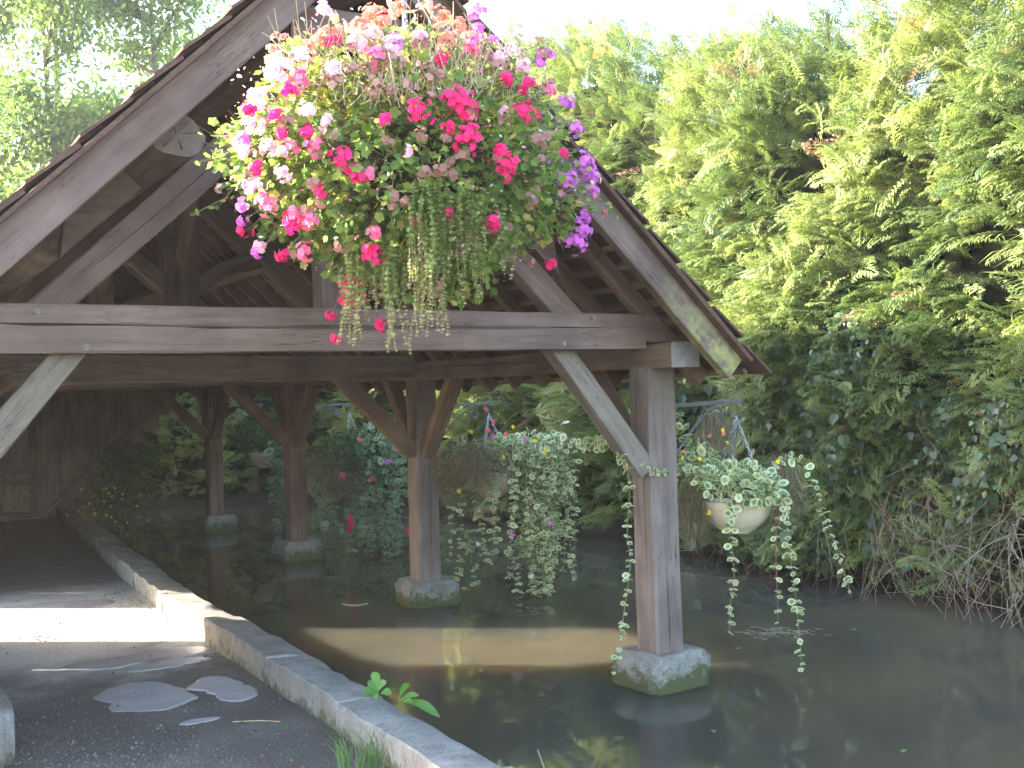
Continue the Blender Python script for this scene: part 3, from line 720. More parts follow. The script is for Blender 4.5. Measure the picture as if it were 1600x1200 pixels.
# ------------------------------------------------------------------ plants: shared leaf shapes
def fan_leaf(k, wav, cup, rim_t=0., cen_t=0.):
    """rounded leaf, stalk at the origin, spreading along x"""
    an = np.linspace(R(-160), R(160), k); r_ = .5 * (1 + wav * np.cos(an * 5))
    V = [(.42, 0, -cup)] + [(.5 + r_[i] * math.cos(a), r_[i] * math.sin(a), cup * (.4 + .6 * math.sin(a * 3) * .3)) for i, a in enumerate(an)]
    F = [(0, i + 1, i + 2) for i in range(k - 1)] + [(0, k, 1)]
    T = [cen_t] + [rim_t] * k
    return np.array(V), np.array(F), np.array(T)
def ring_leaf(k, cup, cen_t, rim_t, seed=0):
    """pointed oval leaf, green in the middle with an uneven cream margin"""
    rs = np.random.default_rng(seed); an = np.arange(k) / k * 2 * math.pi
    prof = 1 + .22 * np.maximum(0, np.cos(an)) ** 4 + rs.normal(0, .05, k)
    V = [(.5, 0, -.02)]; T = [cen_t]; j1 = .24 + rs.normal(0, .05, k)
    for q, (rr_, t, z) in enumerate(((j1, cen_t, .02), (j1 + .10, rim_t, .03), (np.full(k, .5), rim_t + .1, cup))):
        V += [(.5 + rr_[i] * prof[i] * math.cos(a), rr_[i] * prof[i] * .86 * math.sin(a), z + cup * .6 * abs(math.sin(a)) + rs.normal(0, .015)) for i, a in enumerate(an)]; T += [t] * k
    tri = [(0, 1 + i, 1 + (i + 1) % k) for i in range(k)]
    Q = [(1 + r_ * k + i, 1 + (r_ + 1) * k + i, 1 + (r_ + 1) * k + (i + 1) % k, 1 + r_ * k + (i + 1) % k) for r_ in (0, 1) for i in range(k)]
    tri = tri + [(a, b, c) for a, b, c, d in Q] + [(a, c, d) for a, b, c, d in Q]
    return np.array(V), np.array(tri), np.array(T)
heart = (np.array([(0, 0, 0), (-.08, .22, .03), (.15, .42, .05), (.55, .36, .02), (1.0, 0, -.10), (.55, -.36, .02), (.15, -.42, .05), (-.08, -.22, .03), (.45, 0, -.04)]),
         np.array([(8, 0, 1), (8, 1, 2), (8, 2, 3), (8, 3, 4), (8, 4, 5), (8, 5, 6), (8, 6, 7), (8, 7, 0)]), np.zeros(9))
oval = (np.array([(0, 0, 0), (.35, .22, .05), (.75, .17, .03), (1, 0, -.06), (.75, -.17, .03), (.35, -.22, .05)]), np.array([(0, 1, 2, 3), (0, 3, 4, 5)]), np.zeros(6))
GER = fan_leaf(16, .17, .10)
JEN = fan_leaf(7, 0, .06)
VARS = [ring_leaf(9, .09, .42, .70, 1), ring_leaf(9, .05, .52, .84, 2), ring_leaf(9, .12, .33, .64, 3)]
VAR = VARS[0]

def rand_unit(n_): return unit(rng.normal(size=(n_, 3)))

# ------------------------------------------------------------------ the conifer hedge
def frond(seed):
    rs = np.random.default_rng(seed); V = []; F = []
    def blade(p, d, L, w_, droop):
        q = np.array([-d[1], d[0], 0]); e = p + d * L + np.array([0, 0, -droop])
        m_ = p + d * L * .5 + np.array([0, 0, .0])
        k = len(V); V.extend([p, m_ + q * w_, e, m_ - q * w_]); F.append((k, k + 1, k + 2, k + 3))
    ns_ = 9
    for k in range(ns_):
        t = k / (ns_ - 1); p = np.array([t * .82, 0, -.20 * t * t])
        for s in (-1, 1):
            L = (.36 * (1 - t) ** .8 + .09) * rs.uniform(.8, 1.15); a = R(48 - 14 * t + rs.uniform(-6, 6)) * s
            d = np.array([math.cos(a), math.sin(a), 0])
            blade(p, d, L, .016, .10 * L + .03)
            for u_ in (.35, .6, .82):
                if L * (1 - u_) < .04: continue
                for s2 in (-1, 1):
                    a2 = a + s2 * R(38)
                    if rs.random() < .8: blade(p + d * L * u_ + np.array([0, 0, -.06 * u_]), np.array([math.cos(a2), math.sin(a2), 0]), L * (1 - u_) * .95, .012, .05)
    blade(np.array([.5, 0, -.05]), np.array([1., 0, 0]), .55, .014, .16)
    return np.array(V), np.array(F), np.zeros(len(V))
FR = [frond(k) for k in range(3)]
hp = np.array([(8.15, -3), (8.15, 4), (8.05, 8), (8.1, 14), (8.0, 16.2), (6.9, 18.5), (4.6, 19.4), (2.2, 19.7), (-.5, 19.9), (-6.5, 20.4)], float)  # last stretch is unseen, added to keep sun off the back water
hs = np.concatenate([[0], np.cumsum(np.linalg.norm(np.diff(hp, axis=0), axis=1))])
def hedge_pt(s):
    x = np.interp(s, hs, hp[:, 0]); y = np.interp(s, hs, hp[:, 1])
    x2 = np.interp(s + .05, hs, hp[:, 0]); y2 = np.interp(s + .05, hs, hp[:, 1])
    t = unit(np.stack([x2 - x, y2 - y], -1)); nrm = np.stack([-t[:, 1], t[:, 0]], -1)   # towards the water
    return np.stack([x, y], -1), t, nrm
def bulge(s, z): return .16 * np.sin(s * 1.9 + 1.3 * np.sin(z * 1.1)) + .15 * np.sin(s * 4.3 + z * 2.7) + .13 * np.sin(z * 3.1 - s * 1.1) + .08 * np.sin(s * 9 + z * 7)
def top_z(s): return np.interp(s, [0, 7.5, 9.3, 11, 13, 15, 17.5, 21, 24, 27, 33], [5.6, 5.2, 4.8, 4.65, 5.05, 5.9, 6.4, 5.8, 4.4, 2.8, 2.8]) + .16 * np.sin(s * 2.3) + .12 * np.sin(s * 5.7)
def prof(z, zt):
    u = np.clip(z / zt, 0, 1); return .62 * np.sqrt(np.clip(1 - ((u - .35) / .68) ** 2, 0.0, 1))
hedge = thing('cypress_hedge', (8.6, 8, 0), 'tall untrimmed cypress hedge along the far bank, sunlit above and dark below', 'hedge')
def hedge_layer(n_, s0, s1, depth, sc, zmin=.05, zmax=None, dark=0., holes=True, topfr=False):
    s = rng.uniform(s0, s1, n_); zt = top_z(s)
    z = zmin + (zt - zmin) * rng.random(n_) ** .95
    if topfr: z = zt + rng.uniform(-.35, .35, n_)
    c_, t, nm = hedge_pt(s)
    off = prof(z, zt) + bulge(s, z) - depth * rng.random(n_) + rng.normal(0, .05, n_)
    if topfr: off = rng.uniform(-.8, .5, n_)
    pos = np.concatenate([c_ + nm * off[:, None], z[:, None]], 1)
    keep = np.ones(n_, bool)
    if holes:
        for hs_, hz, rs_, rz in ((10.55, 3.55, .45, .28), (8.7, 2.6, .22, .3), (13.2, 2.9, .3, .25), (7.6, 4.1, .22, .2), (11.6, 4.6, .3, .2), (9.6, 1.9, .3, .2)):
            keep &= (((s - hs_) / rs_) ** 2 + ((z - hz) / rz) ** 2 > 1) | (rng.random(n_) < .12)
    n3 = np.concatenate([nm, np.zeros((n_, 1))], 1); t3 = np.concatenate([t, np.zeros((n_, 1))], 1)
    upw = np.where(z > zt - .8, .9, .22)
    if topfr: upw = rng.uniform(.1, 1.6, n_)
    d = n3 + t3 * rng.normal(0, .65, (n_, 1)) + np.array([0, 0, 1.]) * (upw + rng.normal(0, .4, n_))[:, None]
    zh = np.array([0, 0, 1.]) + n3 * rng.normal(.5, .3, (n_, 1)) + rng.normal(0, .45, (n_, 3))
    X, Y, Z = axes_from(d, zh)
    tint = np.clip(.42 + .16 * np.sin(s * 2.1 + z * 1.7) + rng.normal(0, .16, n_) - dark, .0, .92)
    tint = np.where(rng.random(n_) < .012, 1.0, tint)
    return pos[keep], X[keep], Y[keep], Z[keep], (sc * rng.uniform(.65, 1.25, n_))[keep], tint[keep]
segs = [(5.0, 9.0, 3400), (9.0, 12.5, 3200), (12.5, 17.0, 2700), (17.0, 21.5, 1700), (21.5, 26.7, 1500), (26.7, 32.5, 500)]
for k, (a, b_, n_) in enumerate(segs):
    mb = MB()
    for q in range(3):
        L = [hedge_layer(n_ // 3, a, b_, .32, .40), hedge_layer(n_ // 14, a, b_, .3, .34, topfr=True, holes=False)]
        for P in L:
            V, F, T = scatter(*FR[q], P[0], P[1], P[2], P[3], P[4], P[5]); mb.add(V, F, T)
    mb.build('foliage', M['cypress'], hedge, kind='stuff')
# added opaque twig hull behind the sprays, its inner shade painted near black
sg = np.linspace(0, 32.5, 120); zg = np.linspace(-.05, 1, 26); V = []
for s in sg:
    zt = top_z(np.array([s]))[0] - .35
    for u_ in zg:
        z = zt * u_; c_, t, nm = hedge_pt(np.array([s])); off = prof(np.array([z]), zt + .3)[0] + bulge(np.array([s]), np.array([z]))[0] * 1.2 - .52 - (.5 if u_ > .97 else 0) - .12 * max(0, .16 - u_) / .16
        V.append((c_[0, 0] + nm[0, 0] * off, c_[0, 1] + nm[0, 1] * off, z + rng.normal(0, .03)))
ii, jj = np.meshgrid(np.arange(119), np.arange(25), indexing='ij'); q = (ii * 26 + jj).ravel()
MB().add(V, np.stack([q, q + 26, q + 27, q + 1], -1)).build('inner_shade_hull', M['cypress_core'], hedge, kind='stuff')
for s in np.arange(4, 25.5, 1.35):
    c_, t, nm = hedge_pt(np.array([s])); p = c_[0] - nm[0] * .12
    V, F = tube([(p[0], p[1], -.3), (p[0] + .03, p[1] + .05, 1.5), (p[0] - .04, p[1], 3.4), (p[0], p[1], 5.2)], [.11, .09, .06, .02], 7)
    MB().add(V, F).build('trunk', M['bark'], hedge, smooth=True)

# bank edge
gx = np.linspace(4.0, 26.5, 110); V = []
for s in gx:
    c_, t, nm = hedge_pt(np.array([s]))
    for off, z in ((.30 + .06 * math.sin(s * 3), -.6), (.18 + .06 * math.sin(s * 3.3), -.12), (-.05, .02), (-.9, .06)):
        V.append((c_[0, 0] + nm[0, 0] * off, c_[0, 1] + nm[0, 1] * off, z + random.uniform(-.03, .03)))
ii, jj = np.meshgrid(np.arange(109), np.arange(3), indexing='ij'); q = (ii * 4 + jj).ravel()
setp(MB().add(V, np.stack([q, q + 4, q + 5, q + 1], -1)).build('river_bank', M['bank'], smooth=True), kind='structure')

# ------------------------------------------------------------------ ivy and brambles over the hedge foot
ivy = thing('ivy_tangle', (7.5, 7.5, 0), 'tangle of ivy and brambles with red berries over the foot of the hedge', 'ivy')
n_ = 4800
yy = rng.uniform(4.6, 9.6, n_); zz = .0 + 2.35 * rng.random(n_) ** .9
keep = (zz < 2.15 - .25 * np.abs(yy - 7.4) + .25 * np.sin(yy * 3)) & (zz > np.where(yy < 7.0, .22 + .25 * np.sin(yy * 5), .02) * (rng.random(n_) > .3))
yy, zz = yy[keep], zz[keep]; n_ = len(yy)
s = yy + 3; xx = 8.1 - prof(zz, 5.8) - bulge(s, zz) * .8 - .12 + rng.normal(0, .09, n_)
nz = np.array([-1., -.1, .25]) + rng.normal(0, .5, (n_, 3)); dn = np.array([-.3, 0, -1.]) + rng.normal(0, .55, (n_, 3))
X, Y, Z = axes_from(dn, nz)
tint = np.clip(rng.normal(.45, .22, n_), 0, .9); tint = np.where(rng.random(n_) < .025, 1, tint)
big = rng.random(n_) < .1
V, F, T = scatter(*heart, np.stack([xx, yy, zz], -1), X, Y, Z, np.where(big, rng.uniform(.09, .13, n_), rng.uniform(.035, .075, n_)), tint)
MB().add(V, F, T).build('foliage', M['ivy'], ivy, kind='stuff')
mb = MB()
for k in range(90):
    y = rng.uniform(5, 9.4); z = rng.uniform(.5, 1.6); L = rng.uniform(.5, 1.1)
    x = 7.55 + rng.normal(0, .1) - .1
    P = smooth_path([(x + .15, y, z), (x - .08, y + rng.normal(0, .12), z - L * .3), (x - .05, y + rng.normal(0, .2), z - L * .7), (x - .0, y + rng.normal(0, .25), max(-.1, z - L))], 4)
    V, F = tube(P, rng.uniform(.0015, .004), 4); mb.add(V, F)
mb.build('hanging_stems', M['twig'], ivy, kind='stuff', label='thin bare hanging stems')
ico = np.array([(0, 0, 1), (.89, 0, .45), (.28, .85, .45), (-.72, .53, .45), (-.72, -.53, .45), (.28, -.85, .45), (.72, .53, -.45), (-.28, .85, -.45), (-.89, 0, -.45), (-.28, -.85, -.45), (.72, -.53, -.45), (0, 0, -1)])
icoF = np.array([(0, 1, 2), (0, 2, 3), (0, 3, 4), (0, 4, 5), (0, 5, 1), (1, 6, 2), (2, 7, 3), (3, 8, 4), (4, 9, 5), (5, 10, 1), (6, 7, 2), (7, 8, 3), (8, 9, 4), (9, 10, 5), (10, 6, 1), (6, 11, 7), (7, 11, 8), (8, 11, 9), (9, 11, 10), (10, 11, 6)])
for k in range(26):
    y = rng.uniform(5.2, 9.0); z = rng.uniform(.5, 1.75); mb = MB()
    for q in range(int(rng.integers(3, 7))):
        mb.add(ico * .011 + np.array([7.36 - bulge(y + 3, z) * .8 + rng.normal(0, .02), y + rng.normal(0, .025), z + rng.normal(0, .02)]), icoF)
    mb.build('berry_cluster', M['berry'], ivy, kind='stuff', smooth=True)

# bare root-like twigs at the water's edge
tw = thing('bare_twig_thicket', (7.4, 6.0, WZ), 'thicket of bare grey twigs arching into the water below the ivy', 'twigs')
for grp in range(5):
    mb = MB()
    for k in range(26):
        y = rng.uniform(4.7, 7.3) if rng.random() < .85 else rng.uniform(7.3, 8.6)
        x = 7.45 + rng.normal(0, .12); z = rng.uniform(.05, .72) * (1.05 if y < 6.4 else .6)
        dy = rng.normal(0, .5); dx = rng.uniform(-.35, .1)
        P = smooth_path([(x + .1, y, z), (x + dx * .5, y + dy * .5, z + rng.uniform(-.05, .22)), (x + dx, y + dy, z * .45), (x + dx + rng.normal(0, .08), y + dy + rng.normal(0, .18), WZ - .05)], 5)
        V, F = tube(P, np.linspace(rng.uniform(.0025, .0055), .0015, len(P)), 4); mb.add(V, F)
    mb.build('twig_bundle', M['twig'], tw, kind='stuff')

# ------------------------------------------------------------------ broadleaf trees behind the roof on the left
def tree(base, h, spread, label, seed, leaves, lean=(0, 0), low=.3, trunk_r=.14, lsz=.13):
    rs = np.random.default_rng(seed)
    t = thing('broadleaf_tree', base, label, 'tree')
    B = np.array(base, float)
    trunk = smooth_path([B, B + (lean[0] * .3, lean[1] * .3, h * .35), B + (lean[0] * .6 + .1, lean[1] * .6, h * .65), B + (lean[0], lean[1], h * .95)], 6)
    V, F = tube(trunk, np.linspace(trunk_r, .02, len(trunk)), 8); MB().add(V, F).build('trunk', M['bark'], t, smooth=True)
    tips = []
    for k in range(20):
        i = int(len(trunk) * rs.uniform(low, .97)); p = trunk[min(i, len(trunk) - 1)]
        a = rs.uniform(0, 6.28); L = spread * rs.uniform(.5, 1.05) * (1.05 - .4 * i / len(trunk))
        e = p + np.array([math.cos(a) * L, math.sin(a) * L, L * rs.uniform(.15, .8)])
        m_ = (p + e) / 2 + np.array([0, 0, .12 * L]) + rs.normal(0, .1, 3)
        P = smooth_path([p, m_, e], 6); V, F = tube(P, np.linspace(trunk_r * .32, .008, len(P)), 5)
        MB().add(V, F).build('branch', M['bark'], t, smooth=True)
        tips += [P[k2] for k2 in range(4, len(P))]
        for q in range(3):
            p2 = P[rs.integers(4, len(P))]; e2 = p2 + rs.normal(0, .55, 3) * (1, 1, .8); tips += [e2, (p2 + e2) / 2]
    tips = np.array(tips)
    c_ = tips[rs.integers(0, len(tips), leaves)]
    leaves = leaves
    pos = c_ + rs.normal(0, 1, (leaves, 3)) * np.array([.45, .45, .33]) * rs.uniform(.4, 1.0, (leaves, 1))
    d = rs.normal(0, 1, (leaves, 3)) + np.array([0, 0, -.7]); zh = rs.normal(0, .7, (leaves, 3)) + np.array([0, 0, 1.])
    X, Y, Z = axes_from(d, zh)
    tint = np.clip(rs.normal(.45, .22, leaves) + .15 * np.sin(c_[:, 0] * 3 + c_[:, 2] * 2), 0, 1)
    V, F, T = scatter(*oval, pos, X, Y, Z, lsz * rs.uniform(.7, 1.3, leaves), tint)
    MB().add(V, F, T).build('crown', M['broad'], t, kind='stuff')
tree((3.3, 23.8, 0), 10.5, 2.3, 'slender broadleaf tree with a dark upright trunk at the left edge above the roof', 1, 15000, trunk_r=.16, lsz=.14)
tree((5.6, 24.6, 0), 11.5, 2.7, 'dense broadleaf tree rising behind the middle of the left roof slope', 2, 21000, trunk_r=.18, lsz=.14)
tree((7.3, 26.0, 0), 10.2, 2.0, 'broadleaf tree nearest the gable apex, its crown cut by the roof edge', 5, 13000, trunk_r=.15, lsz=.14)
tree((1.6, 26.5, 0), 12.5, 2.8, 'tall pale broadleaf tree farthest left beyond the roof', 9, 17000, trunk_r=.15, lsz=.15)
tree((4.4, 30.0, 0), 14.5, 3.2, 'taller broadleaf tree standing behind the others, showing in their gaps', 13, 16000, trunk_r=.2, lsz=.16)

# ------------------------------------------------------------------ shrub by the back wall
sh = thing('flowering_shrub', (2.95, 16.0, WZ), 'leafy green shrub with small yellow flowers beside the back wall', 'shrub')
n_ = 1900
c_ = np.stack([rng.normal(0, .2, n_), rng.normal(0, .24, n_), rng.uniform(0, 1.15, n_)], -1); c_[:, 0] += .35 * c_[:, 2]
pos = np.array([2.95, 16.0, -.1]) + c_ * np.array([1, 1, 1.0])
X, Y, Z = axes_from(rng.normal(0, 1, (n_, 3)) + np.array([0, -.4, -.4]), rng.normal(0, .6, (n_, 3)) + np.array([-.3, -.5, .8]))
V, F, T = scatter(*oval, pos, X, Y, Z, rng.uniform(.05, .10, n_), rng.random(n_)); MB().add(V, F, T).build('foliage', M['shrub'], sh, kind='stuff')
mb = MB()
for k in range(26):
    e = np.array([3.15 + rng.normal(0, .16), 16 + rng.normal(0, .2), rng.uniform(.5, .95)]); V, F = tube(smooth_path([(2.95 + rng.normal(0, .1), 16.0, -.2), (e + (2.95, 16, 0)) / 2 * (1, 1, 1.1), e], 4), .006, 4); mb.add(V, F)
mb.build('stems', M['bark'], sh)
def flower(pos, r_, mat, parent, name='flower', nf=1, out=(0, -1, .3), spread=.0):
    mb = MB(); out = unit(np.array(out, float))
    for q in range(nf):
        d = unit(out + rng.normal(0, .55 if nf > 1 else .1, 3)); p = np.array(pos) + d * spread
        X, Y, Z = axes_from(np.cross(d, rng.normal(size=3))[None], d[None]); X, Y = X[0], Y[0]
        for a in np.arange(5) * 1.2566 + rng.uniform(0, 1):
            e = X * math.cos(a) + Y * math.sin(a); s_ = -X * math.sin(a) + Y * math.cos(a)
            mb.add([p, p + e * r_ * .6 + s_ * r_ * .42 + d * r_ * .18, p + e * r_ + d * r_ * .05, p + e * r_ * .6 - s_ * r_ * .42 + d * r_ * .18], np.array([(0, 1, 2, 3)]), rng.random())
    return mb.build(name, mat, parent)
for k in range(26): flower((2.9 + rng.normal(0, .25), 15.62 + rng.normal(0, .12), rng.uniform(.02, .5)), .020, M['yellow'], sh)

# ------------------------------------------------------------------ hanging bowls with trailing plants
def bowl_mesh():
    prof_ = [(.0, -.225), (.085, -.225), (.088, -.215), (.12, -.195), (.165, -.15), (.2, -.09), (.218, -.03), (.222, .0), (.214, .004), (.205, -.02), (.19, -.07), (.15, -.13), (.08, -.17), (0, -.18)]
    k = 40; V = []; F = []
    for r_, z in prof_: V += [(r_ * math.cos(a), r_ * math.sin(a), z) for a in np.arange(k) / k * 2 * math.pi]
    for j in range(len(prof_) - 1):
        for i in range(k): F.append((j * k + i, j * k + (i + 1) % k, (j + 1) * k + (i + 1) % k, (j + 1) * k + i))
    return MB().add(V, np.array(F))
bowl_a = bowl_mesh().mesh('bowl', M['bowl'], True); bowl_b = bowl_mesh().mesh('bowl', M['bowl_dull'], True)
def chain_mb(p0, p1):
    p0, p1 = np.array(p0, float), np.array(p1, float); L = np.linalg.norm(p1 - p0); d = (p1 - p0) / L
    a = unit(np.cross(d, [.3, 1, .1])); b_ = np.cross(d, a); mb = MB(); n_ = int(L / .026)
    for k in range(n_):
        c_ = p0 + d * (k + .5) * L / n_; s_ = a if k % 2 else b_
        P = [c_ + d * .019 * math.cos(t) + s_ * .0085 * math.sin(t) for t in np.arange(9) / 8 * 2 * math.pi]
        V, F = tube(P, .0032, 4); mb.add(V, F)
    return mb
def hanging(pos, label, bowl, hook):
    t = thing('hanging_bowl', pos, label, 'hanging bowl', 'hanging bowls under the iron brackets')
    link('bowl', bowl, t, Matrix.Translation(Vector(pos)) @ Matrix.Rotation(R(2), 4, 'Y') @ Matrix.Diagonal((1, 1, .88, 1)))
    for a in (R(100), R(-25), R(215)):
        e = (pos[0] + .205 * math.cos(a), pos[1] + .205 * math.sin(a), pos[2] - .005)
        chain_mb(hook, e).build('chain', M['chain'], t, smooth=True)
    mb = MB(); V = [(pos[0] + .2 * math.cos(a), pos[1] + .2 * math.sin(a), pos[2] - .035 + rng.normal(0, .008)) for a in np.arange(16) / 16 * 6.283]
    mb.add(V, [tuple(range(16))]); mb.build('soil', M['bank'], t)
    return t
HB = [(4.80, 5.43, .905), (4.83, 8.66, .90), (4.86, 11.92, .80), (4.87, 15.18, .86)]
hanging(HB[0], 'cream bowl hanging from the bracket on the nearest post', bowl_a, (4.815, 5.43, 1.44))
hanging(HB[1], 'cream bowl half hidden by dry wisps, hung from the second post', bowl_b, (4.815, 8.66, 1.44))
hanging(HB[2], 'bowl buried in foliage with a V of chain above, hung from the third post', bowl_b, (4.815, 11.92, 1.44))
hanging(HB[3], 'small looking pale bowl hung from the farthest post', bowl_b, (4.815, 15.18, 1.44))

var_me = {}
def leaf_mesh(mat):
    if mat not in var_me:
        var_me[mat] = [MB().add(*v).mesh('leaf', M[mat], False) for v in VARS]
    return random.choice(var_me[mat])
def vine(ctrl, parent, mat='varieg', sz=.042, gap=.042, stem='stem', single=False, name='vine', sr=.0032):
    sz *= 1.08; gap *= .9 * rng.uniform(.85, 1.2)
    P = smooth_path(ctrl, 10); seg = np.linalg.norm(np.diff(P, axis=0), axis=1); cum = np.concatenate([[0], np.cumsum(seg)])
    V, F = tube(P, sr, 4); mbs = MB().add(V, F)
    ds = np.arange(gap * .5, cum[-1], gap); ds = ds + rng.normal(0, gap * .3, len(ds)).clip(-gap, gap); ds = ds[(ds > 0) & (ds < cum[-1])]; pos = []; dirs = []
    for d in ds:
        p = np.array([np.interp(d, cum, P[:, q]) for q in range(3)]); p2 = np.array([np.interp(min(d + .01, cum[-1]), cum, P[:, q]) for q in range(3)])
        t = unit(p2 - p + 1e-6); a = rng.uniform(0, 6.28); b_ = unit(np.cross(t, [math.cos(a), math.sin(a), .3]))
        for s_ in (1, -1):
            if rng.random() < .1: continue
            pos.append(p); dirs.append(unit(b_ * s_ + t * .3 + rng.normal(0, .25, 3)))
    pos, dirs = np.array(pos), np.array(dirs); n_ = len(pos)
    X, Y, Z = axes_from(dirs, np.array([-.35, -.6, .75]) + rng.normal(0, .45, (n_, 3)))
    sc = sz * rng.uniform(.4, 1.2, n_) * np.linspace(1.1, .75, n_)
    if single:
        vo = mbs.build(name, M[stem], parent)
        for k in range(n_):
            mw = Matrix(((X[k, 0] * sc[k], Y[k, 0] * sc[k], Z[k, 0] * sc[k], pos[k, 0]), (X[k, 1] * sc[k], Y[k, 1] * sc[k], Z[k, 1] * sc[k], pos[k, 1]), (X[k, 2] * sc[k], Y[k, 2] * sc[k], Z[k, 2] * sc[k], pos[k, 2]), (0, 0, 0, 1)))
            link('leaf', leaf_mesh(mat), vo, mw)
    else:
        V, F, T = scatter(*random.choice(VARS), pos, X, Y, Z, sc, rng.normal(0, .1, n_)); mbs.add(V, F, T, 1)
        mbs.build(name, [M[stem], M[mat]], parent)
def wisps(parent, center, rad, n_, mat='dry', L=.14, name='wisps', down=.0):
    """fine dry threadlike stems in a soft clump"""
    mb = MB(); c_ = np.array(center, float)
    pos = c_ + rand_unit(n_) * rng.random((n_, 1)) ** .4 * np.array(rad); d = unit(pos - c_ + rng.normal(0, .05, (n_, 3)) + np.array([0, 0, -down]))
    q = unit(np.cross(d, rng.normal(size=(n_, 3)))); w_ = .0016; ln = L * rng.uniform(.5, 1.3, (n_, 1))
    mid = pos + d * ln * .5 + rng.normal(0, .02, (n_, 3)); e = mid + (d + rng.normal(0, .5, (n_, 3))) * ln * .5
    V = np.stack([pos - q * w_, pos + q * w_, mid + q * w_, mid - q * w_, e], 1).reshape(-1, 3); k = np.arange(n_)[:, None] * 5
    T = np.repeat(rng.random(n_), 5)
    mb.add(V, (k + np.array([[0, 1, 2, 3]])), T); mb.F.append(((k + np.array([[3, 2, 4]])), 0))
    mb.build(name, M[mat], parent, kind='stuff')
def leafy(parent, center, rad, n_, mat, sz, name='foliage', shape=VAR, flat=.4, tm=0., ts=.1):
    c_ = np.array(center, float); u_ = rand_unit(n_); pos = c_ + u_ * rng.random((n_, 1)) ** .4 * np.array(rad)
    X, Y, Z = axes_from(u_ + rng.normal(0, .7, (n_, 3)), np.array([-.3, -.6, .8]) + rng.normal(0, .5, (n_, 3)))
    mb = MB(); sh_ = VARS if shape is VAR else [shape]; k_ = len(sh_)
    for q in range(k_):
        V, F, T = scatter(*sh_[q], pos[q::k_], X[q::k_], Y[q::k_], Z[q::k_], sz * rng.uniform(.55, 1.25, len(pos[q::k_])), rng.normal(tm, ts, len(pos[q::k_]))); mb.add(V, F, T)
    mb.build(name, M[mat], parent, kind='stuff')

# nearest bowl
D1_ = 7.05
p1 = thing('trailing_plant', (4.8, 5.43, .9), 'cream edged trailing plant spilling from the nearest bowl, long stems almost touching the water', 'trailing plant', 'trailing plants in the hanging bowls')
def A(px, py, d=D1_): return tuple(at(px, py, d))
vine([A(1150, 760), A(1144, 800, 6.82), A(1143, 850, 6.85), A(1147, 900, 6.85), A(1141, 950, 6.85), A(1139, 990, 6.85)], p1, single=True, stem='red_stem', sz=.046, gap=.045)
vine([A(1190, 760), A(1212, 775, 6.95), A(1212, 860, 6.95), A(1216, 975, 6.95)], p1, single=True, stem='red_stem', sz=.036, gap=.055)
vine([A(1200, 740), A(1222, 770, 6.9), A(1232, 850, 6.9), A(1243, 930, 6.9), A(1254, 1048, 6.9)], p1, single=True, sz=.05, gap=.05)
vine([A(1180, 740), A(1240, 715, 7.0), A(1262, 735, 7.0), A(1285, 800, 7.05), A(1308, 860, 7.1), A(1330, 930, 7.1)], p1, single=True, sz=.045, gap=.045)
vine([A(1120, 740), A(1085, 715, 6.95), A(1068, 670, 6.9), A(1062, 645, 6.9)], p1, single=True, sz=.06, gap=.032)
vine([A(1110, 745), A(1075, 735, 6.9), A(1050, 740, 6.75), A(1015, 735, 6.5), A(1005, 725, 6.5)], p1, single=True, sz=.03, gap=.05)
vine([A(1130, 735), A(1100, 700, 6.9), A(1085, 690, 6.9)], p1, single=True, sz=.055, gap=.03)
vine([A(1140, 745), A(1195, 770, 6.85), A(1215, 760, 6.9), A(1228, 800, 6.9)], p1, single=True, sz=.055, gap=.035)
leafy(p1, A(1150, 750, 6.88), (.28, .2, .10), 280, 'varieg', .05)
leafy(p1, A(1185, 765, 6.85), (.14, .12, .07), 70, 'varieg', .055)
leafy(p1, A(1095, 722, 6.9), (.12, .10, .07), 60, 'varieg', .06)
wisps(p1, A(1222, 760, 7.15), (.14, .14, .24), 700, L=.12, down=.4)
wisps(p1, A(1085, 780, 7.1), (.12, .14, .22), 700, L=.12, down=.6)
wisps(p1, A(1120, 690, 7.0), (.14, .12, .14), 500, L=.14, down=-.8)
for (px, py, c_) in [(1092, 717, 'yellow'), (1065, 716, 'yellow'), (1108, 680, 'salmon'), (1128, 672, 'yellow'), (1130, 677, 'salmon'), (1215, 722, 'yellow'), (1107, 801, 'yellow'), (1135, 693, 'yellow'), (1055, 751, 'white'), (1070, 705, 'salmon'), (1148, 778, 'white')]:
    flower(A(px, py, 6.78), .013, M[c_], p1, nf=3, spread=.010)
p1b = thing('trailing_strand', tuple(at(978, 730, 6.6)), 'single cream edged leafy strand hanging beside the near post down to its stone', 'trailing plant')
vine([A(940, 690, 6.9), A(960, 700, 6.75), A(976, 725, 6.55), A(984, 760, 6.5), A(980, 830, 6.5), A(985, 880, 6.5), A(976, 950, 6.5), A(968, 1010, 6.5), A(959, 1055, 6.5)], p1b, single=True, sz=.042, gap=.042)
vine([A(905, 695, 8.5), A(925, 690, 7.6), A(945, 688, 6.9)], p1b, single=True, sz=.045, gap=.06)

